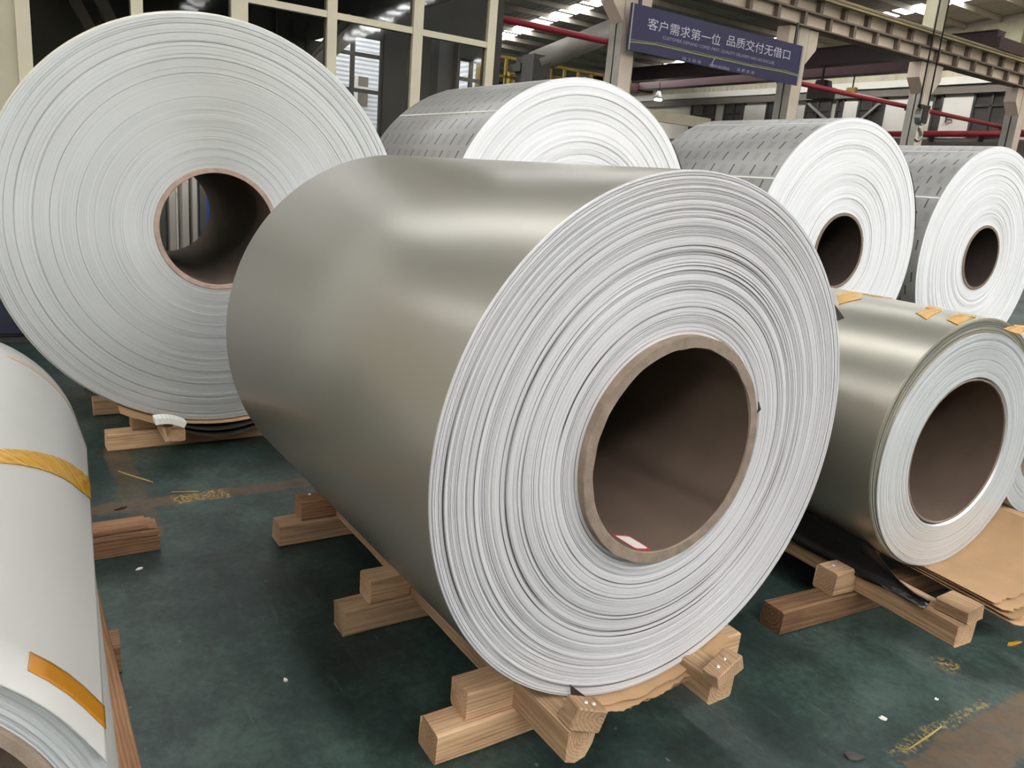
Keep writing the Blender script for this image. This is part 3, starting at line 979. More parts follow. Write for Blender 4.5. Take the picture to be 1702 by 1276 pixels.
# small emblem: a sail-like curve over a row of tiny characters
c0 = bpos(1195, 106)
bm = bmesh.new()
a = bpos(1182, 105)
pts = [(0.006, a[0] + 0.02 + 0.14 * t * t, a[1] - 0.06 + 0.24 * t) for t in [i / 8 for i in range(9)]]
for p, q in zip(pts, pts[1:]):
    bar(bm, p, q, 0.03, 0.006, Vector((1, 0, 0)))
obj('emblem', bm, M_banner_pale, sg)
a = bpos(1179, 107); b = bpos(1212, 115)
bm = bmesh.new()
n = 14
for i in range(n):
    y0 = a[0] + (b[0] - a[0]) * i / n
    w = (b[0] - a[0]) / n * 0.75
    zc = (bpos(1195, 111.5)[1])
    hh = R.uniform(0.03, 0.045)
    box(bm, 0.003, 0.007, y0, y0 + w * 0.3, zc - hh, zc + hh)
    box(bm, 0.003, 0.007, y0, y0 + w, zc - hh * R.uniform(-0.5, 1), zc - hh * 0.2 + 0.012)
    box(bm, 0.003, 0.007, y0 + w * 0.6, y0 + w * 0.85, zc - hh, zc + hh)
obj('fine_print', bm, M_banner_pale, sg)
# olive double line dipping across
bm = bmesh.new()
lp = [bpos(1047, 69), bpos(1090, 74), bpos(1150, 88), bpos(1200, 99), bpos(1250, 110), bpos(1300, 119), bpos(1326, 126)]
for (p, q) in zip(lp, lp[1:]):
    bar(bm, (0.006, p[0], p[1]), (0.006, q[0], q[1]), 0.03, 0.006, Vector((1, 0, 0)))
    bar(bm, (0.006, p[0], p[1] + 0.05), (0.006, q[0], q[1] + 0.03), 0.012, 0.006, Vector((1, 0, 0)))
obj('banner_line', bm, M_banner_line, sg)

# ------------------------------------------------------------------ far bay: duct, yellow platform, tank, lamps
XD = -19.0
a = at_x(893, 103, XD); b = at_x(990, 62, XD)
bm = bmesh.new()
d = b - a
tube(bm, [a - d * 0.05, b + d * 0.35], 0.3, 16)
du = thing('air_duct', 'dull grey round duct slanting up to the roof of far bay', 'duct', (a.x, a.y, 0))
o = obj('duct_pipe', bm, M_duct, du, None, True)
o.location = (-a.x, -a.y, 0)
dl = a
obj('duct_riser', B(-0.28, 0.28, -0.3, 0.25, 0, a.z + 0.15), M_steel_dark, du)
XY = -20.0
pf = at_x(815, 112, XY); pe = at_x(960, 136, XY)
pl = thing('yellow_platform', 'yellow railed walkway platform in the far bay beside the glazed partition', 'platform', (XY, pf.y, 0))
L = pe.y - pf.y + 2.0
zd = at_x(880, 150, XY).z - 0.25
obj('deck', B(-1.2, 0, 0, L, zd - 0.12, zd), M_steel_dark, pl)
hr = 1.0
for zz in (0.5, 1.0):
    obj('handrail', B(-0.04, 0.04, 0, L, zd + zz - 0.035, zd + zz + 0.035), M_yellow, pl)
n = 10
for i in range(n + 1):
    yv = L * i / n
    obj('railing_post', B(-0.04, 0.04, yv - 0.035, yv + 0.035, zd, zd + 1.0), M_yellow, pl)
obj('toe_board', B(-0.02, 0.02, 0, L, zd, zd + 0.15), M_yellow, pl)
for yv in (0.2, L / 2, L - 0.2):
    obj('leg', B(-0.1, 0.1, yv - 0.1, yv + 0.1, 0, zd - 0.12), M_yellow, pl)
a = at_x(833, 110, -21.0)
obj('stair_tower', B(-1.15, -0.9, 0.2, 0.45, zd, zd + 0.95), M_yellow, pl)
obj('stair_tower', B(-1.15, -0.9, 1.2, 1.45, zd, zd + 0.8), M_yellow, pl)
a = at_x(905, 128, -21.0)
tk = thing('machine_housing', 'tan machine housing standing on the yellow platform', 'machine', (-20.6, a.y - 0.3, zd))
obj('housing', B(-0.4, 0.35, -0.9, 1.2, 0, 0.72), M_tan, tk)
obj('roof_cap', B(-0.45, 0.4, -0.95, 1.25, 0.72, 0.78), M_yellow, tk)
for k in range(4):
    obj('vent_slot', B(0.35, 0.37, -0.7 + 0.45 * k, -0.45 + 0.45 * k, 0.2, 0.6), M_steel_dark, tk)
a = at_x(876, 115, -19.6)
hp_ = thing('drive_unit', 'dark upright drive unit behind the first back coil', 'machine', (-19.7, a.y, 0))
obj('column_box', B(-0.2, 0.2, -0.18, 0.18, 0, a.z + 0.3), M_steel_dark, hp_)
obj('gear_head', B(-0.3, 0.3, -0.35, 0.35, a.z - 0.1, a.z + 0.1), M_steel_dark, hp_)
for i, (px, py) in enumerate(((818, 118), (824, 121))):
    p = at_x(px, py, -18.4)
    lp_ = thing('work_lamp', ['bright round work lamp left of the pair beside the partition post', 'bright round work lamp right of the pair beside the partition post'][i], 'lamp', (p.x, p.y, p.z))
    bm = bmesh.new(); bmesh.ops.create_uvsphere(bm, u_segments=12, v_segments=8, radius=0.085 if i == 0 else 0.06)
    obj('bulb', bm, M_bulb, lp_, None, True)
    bm = bmesh.new(); tube(bm, [(-0.08, 0, 0), (-0.3, 0, 0.1)], [0.09, 0.05], 12)
    obj('lamp_housing', bm, M_steel_dark, lp_, None, True)
    bm = bmesh.new(); bar(bm, (-0.25, 0, 0.1), (-0.25, 0, -p.z), 0.05)
    obj('lamp_pole', bm, M_steel_dark, lp_)
p = at_y(1094, 164, 32)
hl = thing('high_bay_lamp', 'lit high bay lamp glowing small below the banner', 'lamp', tuple(p))
bm = bmesh.new(); tube(bm, [(0, 0, -0.1), (0, 0, 0.0)], [0.22, 0.2], 14)
obj('lamp_glass', bm, M_bulb, hl)
bm = bmesh.new(); tube(bm, [(0, 0, 0.0), (0, 0, 0.12), (0, 0, 0.4)], [0.26, 0.22, 0.08], 14)
obj('lamp_shade', bm, M_duct, hl, None, True)
bm = bmesh.new(); tube(bm, [(0, 0, 0.4), (0, 0, roof_z(p.x) - 0.02 - p.z)], 0.02, 6)
obj('lamp_stem', bm, M_rope, hl)
# cream beam at mid height and shelving behind the gap between coils
p0 = at_x(1085, 190, -18); p1 = at_x(1178, 206, -18)
mb = thing('cream_beam', 'cream steel beam end seen between two back coils', 'beam', (-18, p1.y, 0))
bm = bmesh.new(); bar(bm, (0, p0.y - p1.y - 4, p1.z), (0, 0, p1.z), 0.14, 0.30)
obj('beam_body', bm, M_frame, mb)
obj('end_plate', B(-0.1, 0.1, 0, 0.03, p1.z - 0.18, p1.z + 0.18), M_rope, mb)
for yv in (-0.6, -3.6, -5.5):
    obj('support_post', B(-0.08, 0.08, yv - 0.08, yv + 0.08, 0, p1.z - 0.15), M_steel_dark, mb)
bm = bmesh.new()
q0 = at_x(1130, 205, -18.4)
bar(bm, (-0.1, -1.6, p1.z - 1.5), (-0.1, -0.5, p1.z - 0.2), 0.08)
obj('knee_brace', bm, M_steel_grey, mb)
p = at_y(1576, 198, YF - 0.2)
vl = thing('wall_valve', 'small dark valve fitting on the white far wall panel', 'valve', (p.x, YF - 0.09, p.z))
bm = bmesh.new(); tube(bm, [(-0.16, -0.1, 0.16), (0.02, -0.1, 0.16)], 0.06, 8); tube(bm, [(-0.1, -0.1, 0.14), (-0.1, -0.1, -0.14)], 0.04, 8)
obj('valve_body', bm, M_steel_dark, vl)
bm = bmesh.new(); tube(bm, [(-0.1, -0.1, -0.03), (0.16, -0.1, -0.03), (0.16, -0.1, -0.11)], 0.03, 8)
obj('valve_handle', bm, M_steel_dark, vl)


# ------------------------------------------------------------------ coils
def wound(name, parent, Rn, rin, L, rings, body_mat, face, seg=224, amp=0.003, lead=None, seed=1, bore=None, grooves=0.12):
    """the wound sheet: smooth outside, a near face of stepped rings"""
    rr = random.Random(seed)
    prof = [(-L, rin), (-L, Rn - 0.004), (-L + 0.004, Rn)]
    mats = [1, 1]; sm = [False, False]
    off0 = lead(Rn) if lead else 0.0
    prof.append((off0 - 0.003, Rn)); mats.append(0); sm.append(True)
    prev = None
    r = Rn - 0.002
    n = rings
    rs = sorted([Rn - 0.002] + [Rn - (Rn - rin) * (i + rr.uniform(0.15, 0.85)) / n for i in range(n)] , reverse=True)
    rs.append(rin)
    drift = 0.0
    for a, b in zip(rs, rs[1:]):
        drift = 0.75 * drift + rr.uniform(-amp, amp)
        x = (lead((a + b) / 2) if lead else 0.0) + drift
        prof.append((x, a)); mats.append(1); sm.append(False)
        gw = min(0.0022, (a - b) * 0.4)
        if rr.random() < grooves * (1.3 if r > 0 and a > 0.6 * Rn else 0.6) and a - b > 0.0013:
            prof.append((x, b + gw)); mats.append(1); sm.append(False)
            prof.append((x - 0.006, b + gw * 0.85)); mats.append(1); sm.append(False)
            prof.append((x - 0.006, b)); mats.append(1); sm.append(False)
        else:
            prof.append((x, b)); mats.append(1); sm.append(False)
    mats.append(1); sm.append(True)
    bm = bmesh.new()
    lathe(bm, prof, seg, mats, sm)
    return obj(name, bm, None, parent, mats=[body_mat, face])


def core(parent, ro, ri, L, out, mat, seg=96, rough=0.0, seed=3, bore_shade=None):
    bm = bmesh.new()
    nz = lambda k, s: noise.noise(Vector((math.cos(2 * PI * k / seg) * 6, math.sin(2 * PI * k / seg) * 6, s)))
    def jit(i, k):
        if not rough or i not in (2, 3, 4):
            return (0, 0)
        f = nz(k, seed + i)
        return (rough * 0.6 * f, rough * (f if i >= 3 else 0.3 * f))
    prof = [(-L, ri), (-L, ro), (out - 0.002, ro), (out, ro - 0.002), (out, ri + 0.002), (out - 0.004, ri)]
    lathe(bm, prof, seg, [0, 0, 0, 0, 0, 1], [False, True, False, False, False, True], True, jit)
    return obj('core_tube', bm, mat, parent, mats=[mat, bore_shade or mat])  # inner wall takes the darkened bore colour


def coil(label, C, yaw, group=None):
    return thing('metal_coil', label, 'coil', (C[0], C[1], C[2] + HC), yaw, group)


CA = (-1.268, 1.3117, -0.5819); RA, LA, YA = 0.64, 1.4994, 0.0176
CB = (-3.7815, 0.8578, -0.3229); RB, LB, YB = 0.9002, 1.3397, -0.001
CC = (-3.8897, 2.9817, -0.3042); RC, LC_ = 0.9187, 1.2784
CD = (-3.6279, 5.1862, -0.294); RD = 0.9262
CE = (-3.6128, 7.1566, -0.3001); RE = 0.9221
CF = (-1.3052, 2.7399, -0.7726); RF, YFc = 0.466, -0.0664
CG = (-0.8239, -0.2275, -0.7489); RG, LG, YG = 0.3116, 1.4076, -0.0489
vec = lambda C: Vector((C[0], C[1], C[2] + HC))

# A: the big champagne coil in front
A = coil('large champagne grey painted coil lying across timber in the foreground', CA, YA)
wound('wound_sheet', A, RA, 0.279, LA, 160, M_paint, M_face_main, 288, 0.0011, lambda r: 0.0 if r < 0.60 else -0.004 * (r - 0.60) / 0.04, 4, grooves=0.38)
core(A, 0.2785, 0.25, LA, 0.022, M_kraft, 120, 0.004, 3, M_bore_shade_brown)
x_, a_ = on_cyl(1046, 900, vec(CA), YA, 0.25, True)
st = None


def label_patch(name, wa, wx, rr_, mat, th, parent, ac, xc, corner=0.35):
    bm = bmesh.new()
    pts = []
    n = 6
    for sx, sy, a0 in ((1, 1, 0), (-1, 1, 90), (-1, -1, 180), (1, -1, 270)):
        for k in range(n + 1):
            t = math.radians(a0 + 90 * k / n)
            c = corner * min(wa, wx)
            pts.append((sx * (wx - c) + c * math.cos(t), sy * (wa - c) + c * math.sin(t)))
    def P(x, s, r):
        a = ac + s / rr_
        return (xc + x, r * math.cos(a), r * math.sin(a))
    top = [bm.verts.new(P(x, s, rr_ - th)) for x, s in pts]
    bot = [bm.verts.new(P(x, s, rr_)) for x, s in pts]
    m = len(pts)
    for i in range(m):
        bm.faces.new((top[i], top[(i + 1) % m], bot[(i + 1) % m], bot[i]))
    bm.faces.new(top); bm.faces.new(bot[::-1])
    return obj(name, bm, mat, parent)


x_ = -0.032
lb = label_patch('paper_label', 0.028, 0.044, 0.25, M_red_label, 0.0012, A, a_, x_)
label_patch('label_field', 0.0235, 0.037, 0.25, M_label, 0.0018, lb, a_, x_)
bm = bmesh.new()
for s in (-0.007, 0.006):
    vs = []
    for dx in (-0.03, 0.03):
        for ds in (0, 0.0012):
            aa = a_ + (s + ds) / 0.25
            for rr_ in (0.2478, 0.2482):
                vs.append(bm.verts.new((x_ + dx, rr_ * math.cos(aa), rr_ * math.sin(aa))))
    for f in ((0, 1, 3, 2), (4, 6, 7, 5), (0, 4, 5, 1), (2, 3, 7, 6), (0, 2, 6, 4), (1, 5, 7, 3)):
        bm.faces.new([vs[i] for i in f])
obj('label_rule', bm, M_ink, lb)
# dark scrap sticking out behind the right rim
bm = bmesh.new()
def face_ang(px, py, C, yaw, dx=0.0):
    a = Vector((math.cos(yaw), math.sin(yaw), 0)); b = Vector((-a.y, a.x, 0))
    P0 = vec(C) + a * dx
    d = ray(px, py)
    P = EYE + d * ((P0 - EYE).dot(a) / d.dot(a)) - P0
    return math.atan2(P.z, P.dot(b)), math.hypot(P.z, P.dot(b))


vs = []
for x, aa, r in ((-0.02, face_ang(1387, 492, CA, YA)[0], RA + 0.001), (-0.03, face_ang(1404, 543, CA, YA)[0], face_ang(1404, 543, CA, YA, -0.03)[1]), (-0.03, face_ang(1396, 541, CA, YA)[0], RA + 0.001)):
    for t in (0, 0.002):
        vs.append(bm.verts.new((x, (r + t) * math.cos(aa), (r + t) * math.sin(aa))))
bm.faces.new((vs[0], vs[2], vs[4])); bm.faces.new((vs[5], vs[3], vs[1]))
for i, j in ((0, 2), (2, 4), (4, 0)):
    bm.faces.new((vs[i], vs[i + 1], vs[j + 1], vs[j]))
obj('sheet_end_flap', bm, M_darkscrap, A)
bm = bmesh.new(); tube(bm, [(0.022, 0.276 * math.cos(0.27), 0.276 * math.sin(0.27)), (0.026, 0.282 * math.cos(0.30), 0.282 * math.sin(0.30)), (0.022, 0.284 * math.cos(0.37), 0.284 * math.sin(0.37))], [0.002, 0.004, 0.001], 6)
obj('film_shred', bm, M_darkscrap, A)

# B: big coil on the left
Bc = coil('biggest coil, pale end face with open paper core, at left', CB, YB)
wound('wound_sheet', Bc, RB, 0.272, LB, 110, M_cream_coil, M_face_big, 256, 0.0016, None, 9, grooves=0.06)
core(Bc, 0.2715, 0.2491, LB, 0.004, M_kraft_pink, 96, 0.001, 8, plain('big_coil_bore_shade', srgb(84, 72, 62), 0.8, 0, 0.08, 8, 0.1, 0.2))  # inner wall coloured darker to stand for the shade in the bore
bm = bmesh.new()
lathe(bm, [(-LB + 0.01, RB + 0.001), (-LB + 0.01, RB + 0.008), (-0.03, RB + 0.009), (-0.03, RB + 0.001)], 160, None, [False, True, False, True])
obj('outer_wrap', bm, M_cream_coil, Bc)
# C, D, E: film-covered coils along the back row
back = (('film-covered coil behind the main coil, nearest the glazed partition', CC, RC, LC_, 0.0, 21),
        ('film-covered coil in the middle of the back row, dark core showing', CD, RD, 1.27, -0.0091, 22),
        ('film-covered coil farthest right in the back row', CE, RE, 1.27, -0.0077, 23))
for lab, C, Rr, L, yw, sd in back:
    cb = coil(lab, C, yw, 'film-covered coils in the back row')
    wound('wound_sheet', cb, Rr, 0.278, L, 46, M_film, M_face_white, 200, 0.004, lambda r, Rr=Rr: -0.006 if r > Rr - 0.02 else 0.0, sd, grooves=0.04)
    core(cb, 0.2775, 0.254, L, 0.006, M_kraft, 80, 0.002, sd, M_bore_shade)
    obj('bore_blackout', (lambda b: (lathe(b, [(-L + 0.02, 0.0005), (-L + 0.02, 0.2538), (-L + 0.04, 0.2538), (-L + 0.04, 0.0005)], 64), b)[1])(bmesh.new()), M_rope, cb)  # added black disc at the far end keeps the bore dark
    for k, aa in enumerate((93, 108, 133, 158, 176) if sd == 21 else (92, 112, 150, 172) if sd == 22 else (93, 113, 150)):
        bm = bmesh.new()
        a0 = math.radians(aa)
        patch(bm, a0, a0 + 0.012 + 0.006 * (k % 2), -L + 0.01, -0.012, Rr + 0.0005, 0.002, 2, 2)
        obj('film_seam', bm, M_seam, cb)
    bm = bmesh.new()
    patch(bm, math.radians(12), math.radians(42), -0.10, -0.004, Rr + 0.001, 0.003, 12, 1, droop=lambda a, x: 0.012 * (math.radians(42) - a))
    obj('sheet_end', bm, M_darkscrap, cb)

# F: olive coil at right
Fc = coil('smaller olive silver coil at right with bright aluminium end', CF, YFc)
RFI, RFO, OFF = 0.4195, 0.445, Vector((0, -0.012, 0.025))      # tight inner part; looser outer wraps sit a little up and left
wound('wound_sheet', Fc, RFI, 0.2687, 1.3, 80, M_olive, M_face_alu, 256, 0.0006, None, 31, grooves=0.05)
ow = wound('outer_wraps', Fc, RFO, 0.385, 1.295, 16, M_olive, M_olive, 256, 0.0014, lambda r: -0.004 - 0.10 * max(0, r - 0.425), 32, grooves=0.5)
ow.location = OFF
core(Fc, 0.262, 0.2545, 1.28, -0.004, M_kraft, 96, 0.001, 33, M_bore_shade_brown)
tp = [[(1391, 487), (1436, 483), (1432, 497), (1394, 506)], [(1424, 486), (1442, 480), (1484, 493), (1452, 492)], [(1522, 520), (1549, 513), (1566, 517), (1540, 531)], [(1538, 511), (1552, 506.5), (1566, 513), (1556, 516)],
      [(1573, 531), (1590, 522), (1617, 529), (1592, 540)], [(1592, 521.5), (1622, 524.5), (1622, 528), (1596, 525)], [(1667, 547), (1692, 541), (1704, 545), (1697, 557)], [(1682, 540), (1702, 541.5), (1706, 546), (1690, 545)]]
for k, quad in enumerate(tp):
    pos = [on_cyl(px, py, vec(CF) + Vector((-0.012 * -math.sin(YFc), -0.012 * math.cos(YFc), 0.025)), YFc, RFO + 0.0012) for px, py in quad]
    bm = bmesh.new()
    n = 6
    top = []; bot = []
    for i in range(n + 1):
        for j in range(n + 1):
            u, v = i / n, j / n
            x = (pos[0][0] * (1 - u) + pos[1][0] * u) * (1 - v) + (pos[3][0] * (1 - u) + pos[2][0] * u) * v
            a = (pos[0][1] * (1 - u) + pos[1][1] * u) * (1 - v) + (pos[3][1] * (1 - u) + pos[2][1] * u) * v
            r = RFO + 0.002 + 0.003 * abs(noise.noise(Vector((x * 30, a * 12, k))))
            top.append(bm.verts.new((x, r * math.cos(a), r * math.sin(a))))
            bot.append(bm.verts.new((x, (RFO + 0.0004) * math.cos(a), (RFO + 0.0004) * math.sin(a))))
    I = lambda i, j: i * (n + 1) + j
    for i in range(n):
        for j in range(n):
            bm.faces.new((top[I(i, j)], top[I(i + 1, j)], top[I(i + 1, j + 1)], top[I(i, j + 1)]))
            bm.faces.new((bot[I(i, j)], bot[I(i, j + 1)], bot[I(i + 1, j + 1)], bot[I(i + 1, j)]))
    for i in range(n):
        for (p, q) in ((I(i, 0), I(i + 1, 0)), (I(i + 1, n), I(i, n)), (I(0, i + 1), I(0, i)), (I(n, i), I(n, i + 1))):
            bm.faces.new((top[p], bot[p], bot[q], top[q]))
    obj('yellow_tape', bm, M_tape, Fc, OFF)

# H: the next wrapped coil beyond F, mostly hidden
CH = (-1.45, 3.82, -0.845)
Hc = coil('pale coil at the right edge, mostly hidden behind the olive coil', CH, -0.05)
wound('wound_sheet', Hc, 0.385, 0.262, 1.3, 50, M_white_wrap, M_face_alu, 128, 0.0008, None, 41)
core(Hc, 0.2615, 0.2545, 1.28, -0.02, M_kraft, 64)

# G: white wrapped coil at lower left
Gc = coil('white film wrapped coil with yellow tape bands at lower left', CG, YG)
wound('wound_sheet', Gc, RG - 0.003, 0.27, LG - 0.01, 44, M_white_wrap, M_face_alu, 200, 0.0012, lambda r: -0.012 + 0.03 * (0.3086 - r), 51)
core(Gc, 0.2695, 0.2541, LG, -0.004, M_kraft, 96, 0.002, 52)
aG = Vector((math.cos(YG), math.sin(YG), 0)); bG = Vector((-aG.y, aG.x, 0))


def g_world(x, y, z):
    return vec(CG) + aG * x + bG * y + Vector((0, 0, z))


def to_px(P):
    d = P - EYE
    k = d.dot(fw)
    return W / 2 + F * d.dot(rt) / k, H / 2 - F * d.dot(up) / k


th_near = face_ang(140, 1220, CG, YG)[0]


def g_edge(x):
    """where the sheet leaves the coil and how far its straight free end runs"""
    u = max(0.0, min(1.0, (x + LG) / LG))
    th = math.radians(14) * (1 - u) + th_near * u
    lo, hi = 0.0, 0.5
    for _ in range(30):
        m = (lo + hi) / 2
        px, py = to_px(g_world(x, RG * math.cos(th) + m * math.sin(th), RG * math.sin(th) - m * math.cos(th)))
        if px < 145 + (py - 762) * 30 / 471: lo = m
        else: hi = m
    return th, min(lo, 0.22)


def g_surf(x, k, off, nst=8, ncir=52, top=math.radians(285)):
    th, sl = g_edge(x)
    if k < nst:
        m = sl * (1 - k / nst)
        return ((RG + off) * math.cos(th) + m * math.sin(th), (RG + off) * math.sin(th) - m * math.cos(th))
    a = th + (top - th) * (k - nst) / ncir
    return ((RG + off) * math.cos(a), (RG + off) * math.sin(a))


def g_sheet(name, xs, k0, k1, off, th_, mat, wr=0.0):
    bm = bmesh.new()
    ks = range(k0, k1 + 1)
    def P(x, k, o):
        y, z = g_surf(x, k, o)
        return (x, y, z)
    w = lambda x, k: wr * abs(noise.noise(Vector((x * 40, k * 0.6, 2))))
    top = [[bm.verts.new(P(x, k, off + th_ + w(x, k))) for x in xs] for k in ks]
    bot = [[bm.verts.new(P(x, k, off)) for x in xs] for k in ks]
    nk, nx = len(top), len(xs)
    for i in range(nk - 1):
        for j in range(nx - 1):
            f = bm.faces.new((top[i][j], top[i + 1][j], top[i + 1][j + 1], top[i][j + 1])); f.smooth = True
            f = bm.faces.new((bot[i][j], bot[i][j + 1], bot[i + 1][j + 1], bot[i + 1][j])); f.smooth = True
        for j in (0, nx - 1):
            bm.faces.new((top[i][j], bot[i][j], bot[i + 1][j], top[i + 1][j]))
    for i in (0, nk - 1):
        for j in range(nx - 1):
            bm.faces.new((top[i][j], top[i][j + 1], bot[i][j + 1], bot[i][j]))
    return obj(name, bm, mat, Gc)


xs = [-LG + LG * i / 16 for i in range(17)]
xs[-1] = 0.003
g_sheet('wrap_film', xs, 0, 60, 0.0, 0.0012, M_white_wrap)
def g_edge_x(py):
    lo, hi = -LG, 0.05
    for _ in range(30):
        m = (lo + hi) / 2
        y, z = g_surf(m, 0, 0.001)
        if to_px(g_world(m, y, z))[1] < py: lo = m
        else: hi = m
    return lo


for (l0, l1), (e0, e1), nm, mat, wr in ((((2, 743), (2, 770)), (797, 830), 'wide_tape', M_tape, 0.0025), (((60, 1092), (53, 1121)), (1174, 1212), 'orange_tape', M_tape_or, 0.0), (((22, 594), (22, 599)), (655, 662), 'beige_tape', M_tape_beige, 0.0)):
    (xt0, a0), (xt1, a1) = on_cyl(*l0, vec(CG), YG, RG), on_cyl(*l1, vec(CG), YG, RG)
    xe0, xe1 = g_edge_x(e0), g_edge_x(e1)
    th, sl = g_edge((xt0 + xt1) / 2)
    k1 = 8 + max(1, round(((a0 + a1) / 2 - th) / (math.radians(285) - th) * 52))
    full = k1 + (6 if nm == 'wide_tape' else 0)
    bm = bmesh.new()
    rows = []
    for k in range(0, full + 1):
        if k <= 8: fr = 0.30 * k / 8
        else: fr = 0.30 + 0.70 * (k - 8) / max(1, k1 - 8)
        row = []
        for i in range(6):
            x = (xe0 + (xe1 - xe0) * i / 5) * (1 - fr) + (xt0 + (xt1 - xt0) * i / 5) * fr
            w = wr * abs(noise.noise(Vector((i * 1.7, k * 0.25, 2))))
            pr = []
            for off in (0.0016 + 0.0006 + w, 0.0014):
                y, z = g_surf(x, k, off)
                pr.append(bm.verts.new((x, y, z)))
            row.append(pr)
        rows.append(row)
    for a, b in zip(rows, rows[1:]):
        for i in range(5):
            f = bm.faces.new((a[i][0], b[i][0], b[i + 1][0], a[i + 1][0])); f.smooth = wr == 0
            bm.faces.new((a[i][1], a[i + 1][1], b[i + 1][1], b[i][1]))
        for i in (0, 5):
            bm.faces.new((a[i][0], a[i][1], b[i][1], b[i][0]))
    for r_ in (rows[0], rows[-1]):
        for i in range(5):
            bm.faces.new((r_[i][0], r_[i + 1][0], r_[i + 1][1], r_[i][1]))
    obj(nm, bm, mat, Gc)


# ------------------------------------------------------------------ timber skids
def timber(name, parent, L, w, h, loc, rz, mat, seed=0, prof=None, tilt=0.0, cham=0.006):
    """a sawn timber along its local X"""
    rr = random.Random(seed)
    hw, hh = w / 2, h / 2
    if prof is None:
        c = cham
        prof = [(-hw + c, -hh), (hw - c, -hh), (hw, -hh + c), (hw, hh - c), (hw - c, hh), (-hw + c, hh), (-hw, hh - c), (-hw, -hh + c)]
    bm = bmesh.new()
    n = max(2, int(L / 0.12))
    rings = []
    for i in range(n + 1):
        x = -L / 2 + L * i / n
        row = []
        for k, (y, z) in enumerate(prof):
            j = 0.0018
            row.append(bm.verts.new((x + (rr.uniform(-0.003, 0.003) if i in (0, n) else 0), y + rr.uniform(-j, j), z + (rr.uniform(-j, 0)))))
        rings.append(row)
    m = len(prof)
    for a, b in zip(rings, rings[1:]):
        for k in range(m):
            bm.faces.new((a[k], a[(k + 1) % m], b[(k + 1) % m], b[k]))
    bm.faces.new(rings[0][::-1]); bm.faces.new(rings[-1])
    o = obj(name, bm, mat, parent, loc)
    o.rotation_euler = (tilt, 0, rz)
    return o


def nail(parent, loc, tilt=(0, 0, 0), r=0.006):
    bm = bmesh.new()
    tube(bm, [(0, 0, -0.004), (0, 0, 0.001), (0, 0, 0.0035)], [r, r, r * 0.6], 10)
    o = obj('nail_head', bm, M_nail, parent, loc)
    o.rotation_euler = tilt
    return o


TC, TL = 0.085, 0.080
def skid(label, loc, rz, longs, xs, y0, y1, x0, x1, mat=M_wood, mat2=None, cleat_out=True, seed=0, logs=(), group=None, tl=TL):
    """cross timbers on the floor, long timbers on them, cleats beside the long timbers; local x = along the coil"""
    t = thing('timber_skid', label, 'skid', loc, rz, group)
    for i, xx in enumerate(xs):
        m = (mat2 or mat)
        timber('cross_beam', t, y1 - y0, 0.088, TC, (xx, (y0 + y1) / 2, TC / 2), PI / 2, m, seed + i)
    for i, (a, b, tone) in enumerate(longs):
        w = b - a
        prof = None
        if i in logs and tl == TL:
            hw, hh = w / 2, TL / 2
            prof = [(-hw, hh), (-hw, -hh), (-hw * 0.3, -hh - 0.012), (hw * 0.35, -hh - 0.002), (hw * 0.8, -hh * 0.35), (hw, hh * 0.3), (hw * 0.96, hh)]
            prof = prof[::-1]
        timber('long_beam', t, x1 - x0, w, tl, ((x0 + x1) / 2, (a + b) / 2, TC + tl / 2), 0, tone, seed + 20 + i, prof)
    return t


# skid under A (world coordinates; the coil is turned by one degree only)
SA = skid('pine timber skid under the large champagne coil', (0, 0, 0), 0, [(1.012, 1.098, M_wood), (1.470, 1.558, M_wood)], [-1.418, -2.014, -2.652], 0.795, 1.83, -2.80, -1.168, M_wood, seed=3, logs=(0,))
for i, xx in enumerate((-1.43, -2.02, -2.66)):
    o = timber('cleat', SA, 0.133, 0.082, 0.078, (xx, 0.944, TC + 0.039), PI / 2, M_wood if i < 2 else M_wood_red, 60 + i)
    if i == 2:
        nail(o, (-0.02, 0.01, 0.039))
    timber('cleat', SA, 0.13, 0.082, 0.078, (xx, 1.628, TC + 0.039), PI / 2, M_wood, 70 + i)


def chock(parent, pts_top, pts_bot, mat, nails):
    """a sawn wedge block from its four upper and four lower corners"""
    bm = bmesh.new()
    c = sum((Vector(p) for p in pts_top + pts_bot), Vector()) / 8
    t = [bm.verts.new(Vector(p) - c) for p in pts_top]
    b = [bm.verts.new(Vector(p) - c) for p in pts_bot]
    bm.faces.new(t); bm.faces.new(b[::-1])
    for i in range(4):
        bm.faces.new((t[i], b[i], b[(i + 1) % 4], t[(i + 1) % 4]))
    bmesh.ops.bevel(bm, geom=bm.edges[:], offset=0.003, segments=1, affect='EDGES')
    o = obj('chock', bm, mat, parent, c)
    tp_ = [Vector(p) for p in pts_top]
    nrm = (tp_[1] - tp_[0]).cross(tp_[3] - tp_[0]).normalized()
    if nrm.z < 0: nrm = -nrm
    q = nrm.to_track_quat('Z', 'Y').to_euler()
    for u, v in nails:
        p = tp_[0] * (1 - u) * (1 - v) + tp_[1] * u * (1 - v) + tp_[2] * u * v + tp_[3] * (1 - u) * v
        nail(o, p - c, tuple(q), 0.0052)
    return o


